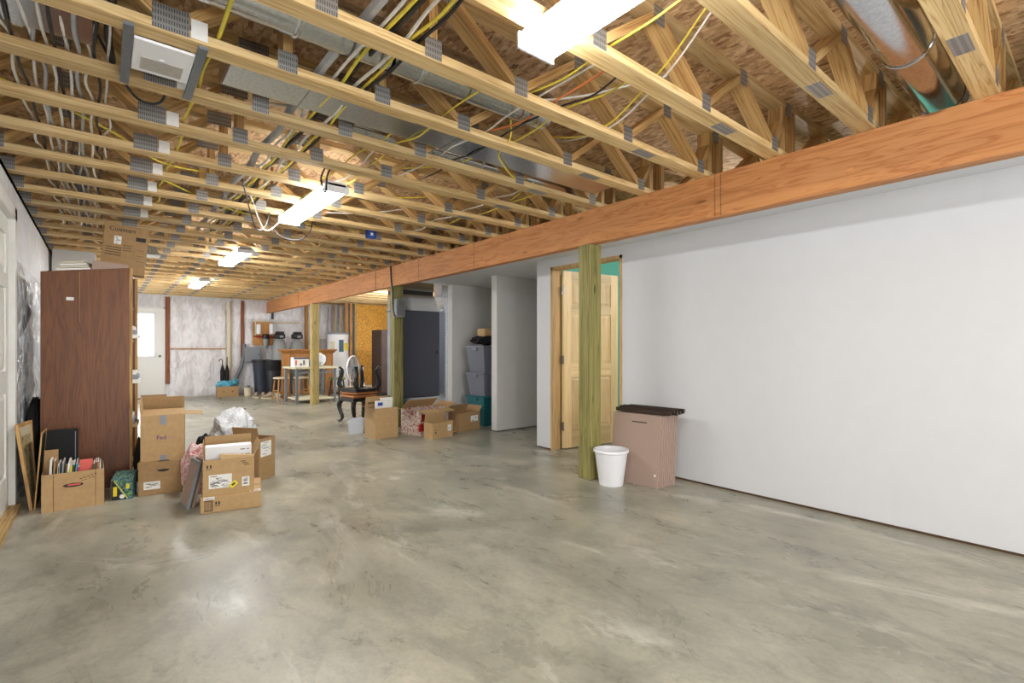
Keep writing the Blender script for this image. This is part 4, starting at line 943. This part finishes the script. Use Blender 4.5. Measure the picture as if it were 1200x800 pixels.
for (s0, s1) in ((a, b_),):
    outer = [m.b.verts.new(p) for p in ((-a,-a,0),(a,-a,0),(a,a,0),(-a,a,0),(-b_,-b_,h_),(b_,-b_,h_),(b_,b_,h_),(-b_,b_,h_))]
    t = .004
    inner = [m.b.verts.new(p) for p in ((-a+t,-a+t,t),(a-t,-a+t,t),(a-t,a-t,t),(-a+t,a-t,t),(-b_+t,-b_+t,h_),(b_-t,-b_+t,h_),(b_-t,b_-t,h_),(-b_+t,b_-t,h_))]
    m.b.faces.new([outer[i] for i in (3,2,1,0)]); m.b.faces.new([inner[i] for i in (0,1,2,3)])
    for i in range(4):
        j = (i+1)%4; m.b.faces.new((outer[i],outer[j],outer[4+j],outer[4+i])); m.b.faces.new((inner[j],inner[i],inner[4+i],inner[4+j])); m.b.faces.new((outer[4+i],outer[4+j],inner[4+j],inner[4+i]))
m.build('bin_body', M['clear'], cb); m = MB(); m.box(-.08,.08,-.08,.08,.006,.08); m.build('contents', M['paper'], cb)
rc = carton('produce_carton', 'big red and white printed carton, flaps open, below the middle post', .52, .36, .33, (3.145,5.745,0), math.radians(8), M['redprint'], flaps=(('f',.16,100),('b',.18,-50),('r',.17,70),('l',.16,80)), inside=M['card'])
m = MB(); m.box(.18,.515,-.0012,0,.06,.325); m.build('crumpled_panel', M['lacepaper'], rc)
m = MB(); m.box(.02,.17,-.0012,0,.05,.15); m.build('red_band', M['red'], rc); m = MB(); m.box(.06,.12,-.002,-.0013,.18,.27); m.build('red_mark', M['red'], rc)
sm = carton('small_carton', 'small brown open carton with a label before the red printed one', .34, .17, .2, (3.17,5.40,0), math.radians(10), M['card'], flaps=(('b',.12,-12),))
front_label(sm, .25,.31,.08,.16, bars=6, seed=31, ink=M['blue']); side_print(sm, [(.03,.07,-.001,0,.11,.115),(.04,.06,-.001,0,.07,.09)], M['ink'], 'print')
rx_ = carton('brown_carton', 'darker brown open carton right of the red printed one', .40, .28, .25, (3.735,5.66,0), math.radians(10), M['card_dark'], flaps=(('b',.1,-25),('r',.09,35)))
front_label(rx_, .22,.36,.12,.2, bars=8, seed=41)
# stacked black stools
def stool(loc, label, flip, rz):
    o = thing('ornate_stool', label, 'stool', loc, rz, 'ornate black stools')
    o.scale = (1.1, 1.1, .82)
    H0 = .42
    zf = (lambda z: H0+.10-z) if flip else (lambda z: z)
    m = MB(); z0, z1 = sorted((zf(.40), zf(.46))); m.rbox(-.2,.2,-.2,.2,z0,z1,.012,2); m.build('seat_rail', M['ebony'], o)
    z0, z1 = sorted((zf(.4605), zf(.51))); m = MB(); m.rbox(-.185,.185,-.185,.185,z0,z1,.018,3); m.build('seat', M['seat_tan'], o)
    for sx in (-1,1):
        for sy in (-1,1):
            pts = [(sx*.17,sy*.17,.40),(sx*.195,sy*.195,.32),(sx*.185,sy*.185,.2),(sx*.165,sy*.165,.1),(sx*.17,sy*.17,.04),(sx*.195,sy*.195,.0)]
            pts = [(x,y,zf(z)) for x,y,z in pts]
            n = 5; q = spline(pts, n); rr = [.038-.018*min(1,i/(len(q)*.8)) for i in range(len(q))]; rr[-1] = .028; rr[-2] = .027
            m = MB(); m.tube(q, .02, 8, rr); m.build('leg', M['ebony'], o, smooth=True)
    m = MB()
    for i in range(9):
        a = -.18+.045*i; m.ball((a,-.202,zf(.405)),.02,1,.6,.8,1); m.ball((-.202,a,zf(.405)),.02,.6,1,.8,1)
    m.build('carved_apron', M['ebony'], o)
stool((3.10,7.55,0), 'ornate black stool standing on floor behind the kraft carton', False, math.radians(8))
stool((3.11,7.55,.421), 'ornate black stool turned upside down on top of its twin', True, math.radians(14))

# ------------------------------------------------------------------ furnace and ductwork
fu = thing('furnace', 'tall dark navy furnace cabinet behind the middle post', 'furnace', (3.66, 7.3, 0))
m = MB(); m.rbox(0,.76,0,.42,.34,1.76,.006,1); m.build('cabinet', M['navy'], fu)
m = MB(); m.box(-.002,-.0002,.01,.41,.36,1.74); m.build('side_panel', M['panel_grey'], fu)  # paler grey skin paints daylight onto the navy cabinet's left side
m = MB(); m.rbox(.01,.75,.01,.41,0,.335,.006,1); m.build('return_base', M['galv_dull'], fu)
m = MB(); m.box(-.01,.77,-.01,.43,1.7605,1.79); m.build('top_flange', M['galv_dull'], fu)
m = MB(); m.hexa([(0,0,1.7905),(.75,0,1.7905),(.75,.42,1.7905),(0,.42,1.7905),(0,.02,2.02),(.66,.02,2.02),(.66,.4,2.02),(0,.4,2.02)]); m.build('plenum', M['galv_dull'], fu)
m = MB(); m.box(0,.65,.03,.39,2.0205,2.09); m.build('flexible_collar', M['black'], fu)
m = MB(); m.box(0,.66,.02,.4,2.0905,2.33); m.build('trunk_duct', M['galv_dull'], fu)
m = MB(); m.box(.69,.72,-.012,0,1.05,1.1); m.build('latch', M['black'], fu)
dd = thing('return_duct', 'shiny galvanised drop duct between the furnace and grey partition', 'duct', (4.42, 7.28, 0))
m = MB(); m.rbox(.03,.33,0,.25,2.02,2.33,.004,1); m.build('upper_section', M['duct_shine'], dd)
m = MB(); m.hexa([(.1,0,1.72),(.33,0,1.72),(.33,.25,1.72),(.1,.25,1.72),(.03,0,2.0195),(.33,0,2.0195),(.33,.25,2.0195),(.03,.25,2.0195)]); m.build('taper', M['duct_shine'], dd)
m = MB(); m.rbox(.1,.33,0,.25,.2,1.7195,.004,1); m.build('drop_section', M['duct_shine'], dd)
m = MB(); m.rbox(.04,.36,-.02,.27,0,.1995,.004,1); m.build('foot', M['galv'], dd)
m = MB(); m.tube([(.2,-.03,.3),(.2,-.03,1.3),(.22,-.03,1.9),(.21,-.03,2.25)], .016, 8); m.build('flue_pipe', M['pipe'], dd, smooth=True)
# dark cabinet and OSB partition at the back right
dk = thing('dark_cupboard', 'tall dark brown cupboard before the yellow board wall', 'cupboard', (5.05, 11.0, 0))
m = MB(); m.rbox(0,.62,0,.5,.06,1.58,.005,1); m.build('carcass', M['brownboard'], dk); m = MB(); m.box(.02,.6,.02,.48,0,.0595); m.build('plinth', M['black'], dk)
m = MB(); m.rbox(.01,.3,-.02,-.0005,.08,1.56,.003,1); m.build('cupboard_door', M['brownboard'], dk); m = MB(); m.rbox(.315,.61,-.02,-.0005,.08,1.56,.003,1); m.build('cupboard_door', M['black'], dk)
m = MB(); m.box(.28,.295,-.04,-.0205,.8,.95); m.build('handle', M['nickel'], dk)
m = MB(); m.box(5.22,XE,12.92,12.94,.02,2.33); tag(m.build('board_panel', M['osb_yellow']), 'bright yellow OSB panel wall behind the dark cupboard', 'panel')
stud(4.92,4.99,0,2.33,12.86,M['studs'],'leftmost golden stud right of the water heater')
stud(5.04,5.10,0,2.33,12.86,M['studs'],'middle golden stud right of the water heater')
stud(5.17,5.215,0,2.33,12.86,M['pine'] if False else M['treated_pale'],'pale stud edging the yellow board wall')
# water heater
whh = thing('water_heater', 'white cylindrical water heater with blue access panels', 'water heater', (4.74, 12.95-.28+.25, .0))
m = MB(); m.lathe([(.25,.10),(.262,.11),(.262,1.5),(.25,1.53),(.2,1.545)], 36); m.build('tank', M['heater'], whh, smooth=True)
m = MB(); m.lathe([(.263,1.5),(.266,1.51),(.266,1.535),(.25,1.55)], 36, caps=False); m.build('top_rim', M['panel_grey'], whh, smooth=True)
for a in (0, 2.1, 4.2):
    m = MB(); m.lathe([(.03,0),(.03,.1)], 10, .19*math.cos(a), .19*math.sin(a)); m.build('foot', M['black'], whh)
def curved(o, name, mat, a0, a1, z0, z1, r):
    m = MB(); n = 8; A = []; B = []
    for i in range(n+1):
        a = a0+(a1-a0)*i/n; A.append([m.b.verts.new((q*math.cos(a),q*math.sin(a),z)) for q in (r,r+.006) for z in (z0,z1)])
    for p, q in zip(A, A[1:]):
        for i, j in ((0,1),(1,3),(3,2),(2,0)): m.b.faces.new((p[i],p[j],q[j],q[i]))
    m.b.faces.new([A[0][i] for i in (0,1,3,2)]); m.b.faces.new([A[-1][i] for i in (0,1,3,2)])
    m.build(name, mat, o)
c0 = math.radians(-110)
curved(whh, 'access_panel', M['blue_label'], c0+.1, c0+.55, 1.05, 1.36, .2625); curved(whh, 'access_panel', M['blue_label'], c0+.1, c0+.55, .30, .58, .2625)
curved(whh, 'energy_label', M['yellow'], c0+.62, c0+1.1, 1.08, 1.28, .2625); curved(whh, 'rating_label', M['cream'], c0-.75, c0-.3, 1.1, 1.32, .2625)
for x in (-.08,.1):
    m = MB(); m.tube([(x,0,1.54),(x,0,1.8),(x+.02,0,2.3)], .014, 8); m.build('water_pipe', M['brass'], whh, smooth=True)
m = MB(); m.rbox(4.3,5.15,12.3,13.2,0,.09,.01,1)
m.b.free()
pd = MB(); pd.rbox(0,1.5,0,.05,0,.18,.006,1); tag(pd.build('low_board', M['slab'], None, (4.32,12.35,0)), 'low cream board lying in front of the water heater', 'board')
sp_ = MB(); sp_.rbox(0,1.0,0,.6,0,.006,.002,1); tag(sp_.build('floor_sheet', M['paper'], None, (4.1,11.35,0)), 'white sheet spread on floor in front of water heater', 'sheet')
# fan
fn = thing('pedestal_fan', 'round grey floor fan with wire guard beside the water heater', 'fan', (4.52, 11.40, .007), math.radians(40))
m = MB()
for r in (.06,.12,.18,.24,.285):
    m.tube([(r*math.cos(a),-.05-.05*(1-(r/.285)**2),.66+r*math.sin(a)) for a in [2*PI*i/28 for i in range(29)]], .004, 5)
for i in range(20):
    a = 2*PI*i/20; m.tube([(.05*math.cos(a),-.1,.66+.05*math.sin(a)),(.2*math.cos(a),-.075,.66+.2*math.sin(a)),(.285*math.cos(a),-.04,.66+.285*math.sin(a))], .003, 4)
m.build('wire_guard', M['panel_grey'], fn)
m = MB(); m.tube([(.29*math.cos(a),-.02,.66+.29*math.sin(a)) for a in [2*PI*i/32 for i in range(33)]], .02, 6); m.build('shroud', M['white_plastic'], fn)
m = MB()
for i in range(4):
    a = PI/2*i; c_, s_ = math.cos(a), math.sin(a)
    P = [(0,0),(.07,.1),(.2,.12),(.24,.0),(.1,-.03)]
    q = [m.b.verts.new((x*c_-z*s_, -.03+.12*z, .66+x*s_+z*c_)) for x, z in P]; q2 = [m.b.verts.new((v.co.x, v.co.y+.004, v.co.z)) for v in q]
    m.b.faces.new(q); m.b.faces.new(q2[::-1])
    for k in range(5): m.b.faces.new((q[k],q2[k],q2[(k+1)%5],q[(k+1)%5]))
m.build('blades', M['tank'], fn)
m = MB(); m.lathe([(.05,-.09),(.07,-.02),(.06,.1),(.03,.14)], 16, axis='y'); m.build('motor', M['panel_grey'], fn, (0,0,.66), smooth=True)
m = MB(); m.tube([(0,.05,.02),(0,.05,.62)], .016, 8); m.build('pole', M['white_plastic'], fn)
m = MB(); m.lathe([(.19,0),(.19,.015),(.06,.03),(.03,.06)], 24); m.build('base', M['white_plastic'], fn, (0,.05,0), smooth=True)

# ------------------------------------------------------------------ workbench with stools below and things on top
wb = thing('workbench', 'grey metal-legged workbench with pale top behind the farthest post', 'workbench', (3.02, 10.55, 0), math.radians(2))
for x in (0,.78):
    for y in (0,.7):
        m = MB(); m.rbox(x,x+.05,y,y+.05,0,.715,.004,1); m.build('leg', M['pipe'], wb)
m = MB(); m.rbox(-.03,.86,-.03,.78,.7155,.752,.004,1); m.build('top', M['slab'], wb)
m = MB(); m.rbox(.051,.779,.0,.75,.07,.1,.003,1); m.build('lower_shelf', M['slab'], wb)
m = MB(); m.box(.051,.779,.005,.025,.62,.66).box(.051,.779,.725,.745,.62,.66); m.build('rail', M['pipe'], wb)
tb = carton('toy_carton', 'white carton with small pictures on the left end of workbench', .3, .2, .2, (2.99,10.6,.754), math.radians(2), M['paper'], open_=False)
side_print(tb, [(.0,.3,-.001,0,.165,.199)], M['navy'], 'dark_band'); side_print(tb, [(.03,.06,-.001,0,.04,.14)], M['salmon'], 'print'); side_print(tb, [(.12,.16,-.001,0,.03,.08),(.18,.22,-.001,0,.04,.14)], M['pipe'], 'print')
o = thing('spray_jug', 'blue plastic jug beside the white carton on workbench', 'jug', (3.4,10.72,.754))
m = MB(); m.lathe([(.07,0),(.085,.02),(.085,.11),(.04,.15),(.025,.16)], 18); m.build('jug_body', M['blue'], o, smooth=True); m = MB(); m.lathe([(.03,.1605),(.03,.19)],12); m.build('cap', M['paper'], o)
pg = MB(); pg.ball((0,0,.14),.14,.9,.8,1,3,.3,19); tag(pg.build('plastic_sack', M['clear'], None, (3.62,10.95,.754), smooth=True), 'clear plastic sack heaped on the workbench by the post', 'bag')
def wstool(x, y, h, mat_s, mat_l, label, rect=False):
    o = thing('wooden_stool', label, 'stool', (x,y,.0), .2)
    m = MB()
    if rect: m.rbox(-.13,.13,-.13,.13,h-.05,h,.01,2)
    else: m.lathe([(.13,h-.04),(.16,h-.03),(.165,h-.01),(.15,h)], 22)
    m.build('seat', mat_s, o, smooth=not rect)
    for sx in (-1,1):
        for sy in (-1,1):
            m = MB(); m.tube([(sx*.09,sy*.09,h-.04 if not rect else h-.05),(sx*.13,sy*.13,0.0)], .017, 8); m.build('leg', mat_l, o)
    m = MB()
    for z in (.16,):
        k = .09+.04*(1-z/(h-.04))
        m.bar((-k,-k,z),(k,-k,z),.014,.02).bar((-k,k,z),(k,k,z),.014,.02).bar((-k,-k,z+.05),(-k,k,z+.05),.014,.02).bar((k,-k,z+.05),(k,k,z+.05),.014,.02)
    m.build('stretcher', mat_l, o)
wstool(3.44,11.62,.5,M['cream'],M['mantel'],'cream-topped round wooden stool behind the workbench')
wstool(3.04,11.74,.5,M['cream'],M['mantel'],'cream-topped stool left of the other, between bench and mantel')
wstool(3.99,10.92,.5,M['olive'],M['ebony'],'olive-seated dark stool at the right end of workbench', True)

# far box of cloths with umbrellas
cx_ = carton('cloth_carton', 'low brown carton heaped with blue cloth at the far wall', .44, .3, .24, (2.06,13.36,0), math.radians(-4), M['card_dark'])
side_print(cx_, [(.12,.15,-.001,0,.1,.13),(.3,.33,-.001,0,.1,.13)], M['ink_soft'], 'print')
m = MB(); m.ball((0,0,.0),.2,1.05,.6,.5,3,.5,6); m.ball((.18,0,.05),.09,1,1,1,2,.4,9); tag(m.build('blue_cloth', M['aqua'], None, (2.27,13.48,.27), smooth=True), 'bunched aqua cloth spilling out of the far carton', 'cloth')
for i, (x, y, dx, l) in enumerate(((2.22,13.68,-.04,'black umbrella with a hooked handle, left of the pair by far carton'),(2.32,13.70,.03,'black umbrella standing straight, right of the pair by far carton'))):
    o = thing('umbrella', l, 'umbrella', (x,y,0), 0, 'umbrellas by the far carton')
    m = MB(); m.lathe([(.004,.02),(.045,.25),(.05,.6),(.02,.72),(.01,.75)], 10); m.build('folded_canopy', M['black_cloth'], o, smooth=True)
    m = MB(); pts = [(0,0,.7),(0,0,.84)]+([(.0-.035+.035*math.cos(a),0,.84+.035*math.sin(a)) for a in [PI*k/6 for k in range(1,8)]] if i == 0 else [(0,0,.93)]); m.tube(pts, .011, 8); m.build('handle', M['black'], o, smooth=True)
    m = MB(); m.tube([(0,0,0),(0,0,.05)], .004, 6); m.build('ferrule', M['nickel'], o)

# ------------------------------------------------------------------ totes in the alcove
def tote(z, h, mat, label, s=1.0):
    o = thing('storage_tote', label, 'storage tote', (4.53, 6.03, z), math.radians(3), 'totes stacked in the alcove')
    a, b_ = .24*s, .29*s
    m = MB(); m.hexa([(-a,-.17,0),(a,-.17,0),(a,.17,0),(-a,.17,0),(-b_,-.21,h-.03),(b_,-.21,h-.03),(b_,.21,h-.03),(-b_,.21,h-.03)]); m.build('tub', mat, o)
    m = MB(); m.rbox(-b_-.012,b_+.012,-.222,.222,h-.0295,h-.001,.006,1); m.build('lid', mat, o)
    for sx in (-1,1):
        m = MB(); m.rbox(sx*(b_+.006)-.01,sx*(b_+.006)+.01,-.06,.06,h-.075,h-.03,.004,1); m.build('handle', mat, o)
tote(0,.44,M['tote_teal'],'teal storage tote at the bottom of the alcove stack')
tote(.44,.345,M['tote_grey'],'grey storage tote in the middle of the alcove stack')
tote(.785,.395,M['tote_grey'],'grey storage tote at the top of the alcove stack')
o = MB(); o.ball((0,0,.07),.16,1.4,1,.45,3,.5,7); tag(o.build('black_bundle', M['black_cloth'], None, (4.45,6.03,1.19), smooth=True), 'black bundle of gear lying on the top tote', 'bundle')
o = MB(); o.rbox(-.12,.16,-.1,.1,0,.13,.03,3); tag(o.build('tan_bag', M['card_pale'], None, (4.5,6.06,1.31), smooth=True), 'tan soft bag resting above the totes', 'bag')

# ------------------------------------------------------------------ bucket and leaning panels by the right wall
bu = thing('bucket', 'white plastic bucket on floor before the nearest post', 'bucket', (3.292,2.685,0))
m = MB(); m.lathe([(.09,0),(.099,.004),(.138,.285),(.134,.285),(.095,.008)], 48, caps=False)
m.build('bucket_wall', M['white_plastic'], bu, smooth=True)
m = MB(); m.lathe([(.098,0.0005),(.0985,.007)], 48); m.build('bucket_bottom', M['white_plastic'], bu, smooth=True)
m = MB(); m.lathe([(.139,.272),(.147,.276),(.147,.292),(.143,.297),(.134,.295),(.134,.286)], 48, caps=False); m.build('rim', M['white_plastic'], bu, smooth=True)
nP = 9
for i in range(nP):
    l = 'pinkish fibreboard panel at the front of the leaning stack, with a dark slot' if i == 0 else ('pinkish fibreboard panel at the back of the leaning stack, nearest the wall' if i == nP-1 else 'pinkish fibreboard panel, %s from the front of the leaning stack' % ORD[i])
    o = thing('fibreboard_panel', l, 'panel', (3.465+.0255*i, 2.35-.002*i, 0), 0, 'fibreboard panels leaning by the right wall')
    o.rotation_euler = (0, math.radians(6), math.radians(4.5))
    m = MB(); m.rbox(0,.022,0,.46,.0,.585,.002,1); m.build('board', M['pinkboard'], o)
    if i == 0:
        m = MB(); m.box(-.001,0,.13,.27,.515,.523); m.build('slot', M['ink'], o); m = MB(); m.lathe([(.006,0),(.01,.001)],10,axis='x'); m.build('chip', M['paper'], o, (-.0012,.03,.1))
for i in range(7):
    l = 'dark brown metal channel, %s from the front, lying on the leaning panels' % ORD[i]
    o = thing('metal_channel', l, 'channel', (3.545+.031*i+ (.004 if i%2 else 0), 2.285-.012*(i%3), .583+ (.012 if i%2 else 0)+.0), math.radians(4.5), 'brown channels on the leaning panels')
    o.location.x += .0; o.location.z = .592 + (.012 if i % 2 else 0)
    m = MB(); m.rbox(0,.026,0,.52,0,.004,.001,1).box(0,.003,0,.52,.0035,.032).box(.023,.026,0,.52,.0035,.032); m.build('channel', M['brown_channel'], o)
    m = MB(); m.box(.003,.023,.515,.518,.004,.028).box(.003,.023,.002,.005,.004,.028); m.build('end_clip', M['nickel'], o)

# ------------------------------------------------------------------ light
def bulb(x, y, label):
    o = thing('bare_bulb', label, 'light bulb', (x,y,ZT-.11))
    m = MB(); m.ball((0,0,0),.045,1,1,1.1,2); m.build('globe', M['bulb'], o, smooth=True)
    m = MB(); m.lathe([(.02,.04),(.045,.07),(.045,.109)], 14); m.build('socket', M['white_plastic'], o)
bulb(5.3, 2.0, 'lit bare bulb in the teal room beyond the right wall')
bulb(4.9, 9.6, 'lit bare bulb in the back utility area right of the beam')
def area(name, loc, rot, sx, sy, energy, col):
    d = bpy.data.lights.new(name, 'AREA'); d.shape = 'RECTANGLE'; d.size = sx; d.size_y = sy; d.energy = energy; d.color = col
    o = bpy.data.objects.new(name, d); C.objects.link(o); o.location = loc; o.rotation_euler = rot; return o
for i, (a, b) in enumerate(bw):
    area('daylight_window', ((a+b)/2, YB-.2, 1.22), (PI/2,0,0), b-a, 1.7, (100, 22)[i], (.96,.98,1))  # lamps added outside the unseen back openings as stand-in daylight
area('daylight_door', (.62, YF+.22, 1.44), (-PI/2,0,0), .56, .94, 60, (.86,.93,1))
area('added_side_light', (XL-.24, 10.8, 1.47), (PI/2,0,-PI/2), 3.0, 1.2, 70, (.9,.95,1))  # lamp added at the unseen left opening to brighten the far end
area('added_side_light', (XE+.16, 9.6, 1.47), (PI/2,0,PI/2), 2.6, 1.2, 70, (.95,.97,1))  # lamp added at the unseen right opening, same purpose
wld = bpy.data.worlds.new('World'); sc.world = wld; wld.use_nodes = True
bgn = wld.node_tree.nodes['Background']; bgn.inputs[0].default_value = (.86,.93,1,1); bgn.inputs[1].default_value = 1.6

# ------------------------------------------------------------------ camera
cam = bpy.data.cameras.new('camera'); co = bpy.data.objects.new('camera', cam); C.objects.link(co)
co.location = (0,0,1.14); co.rotation_euler = (PI/2, 0, math.radians(-39.5))
cam.sensor_width = 36; cam.lens = 581/1200*36; cam.shift_y = 8/1200; cam.clip_start = .05
sc.camera = co
vs_ = sc.view_settings; vs_.view_transform = 'Standard'; vs_.look = 'None'; vs_.exposure = .36; vs_.gamma = 1; vs_.use_curve_mapping = False
sc.cycles.use_denoising = True
sc.cycles.max_bounces = 8; sc.cycles.diffuse_bounces = 4; sc.cycles.sample_clamp_indirect = 6
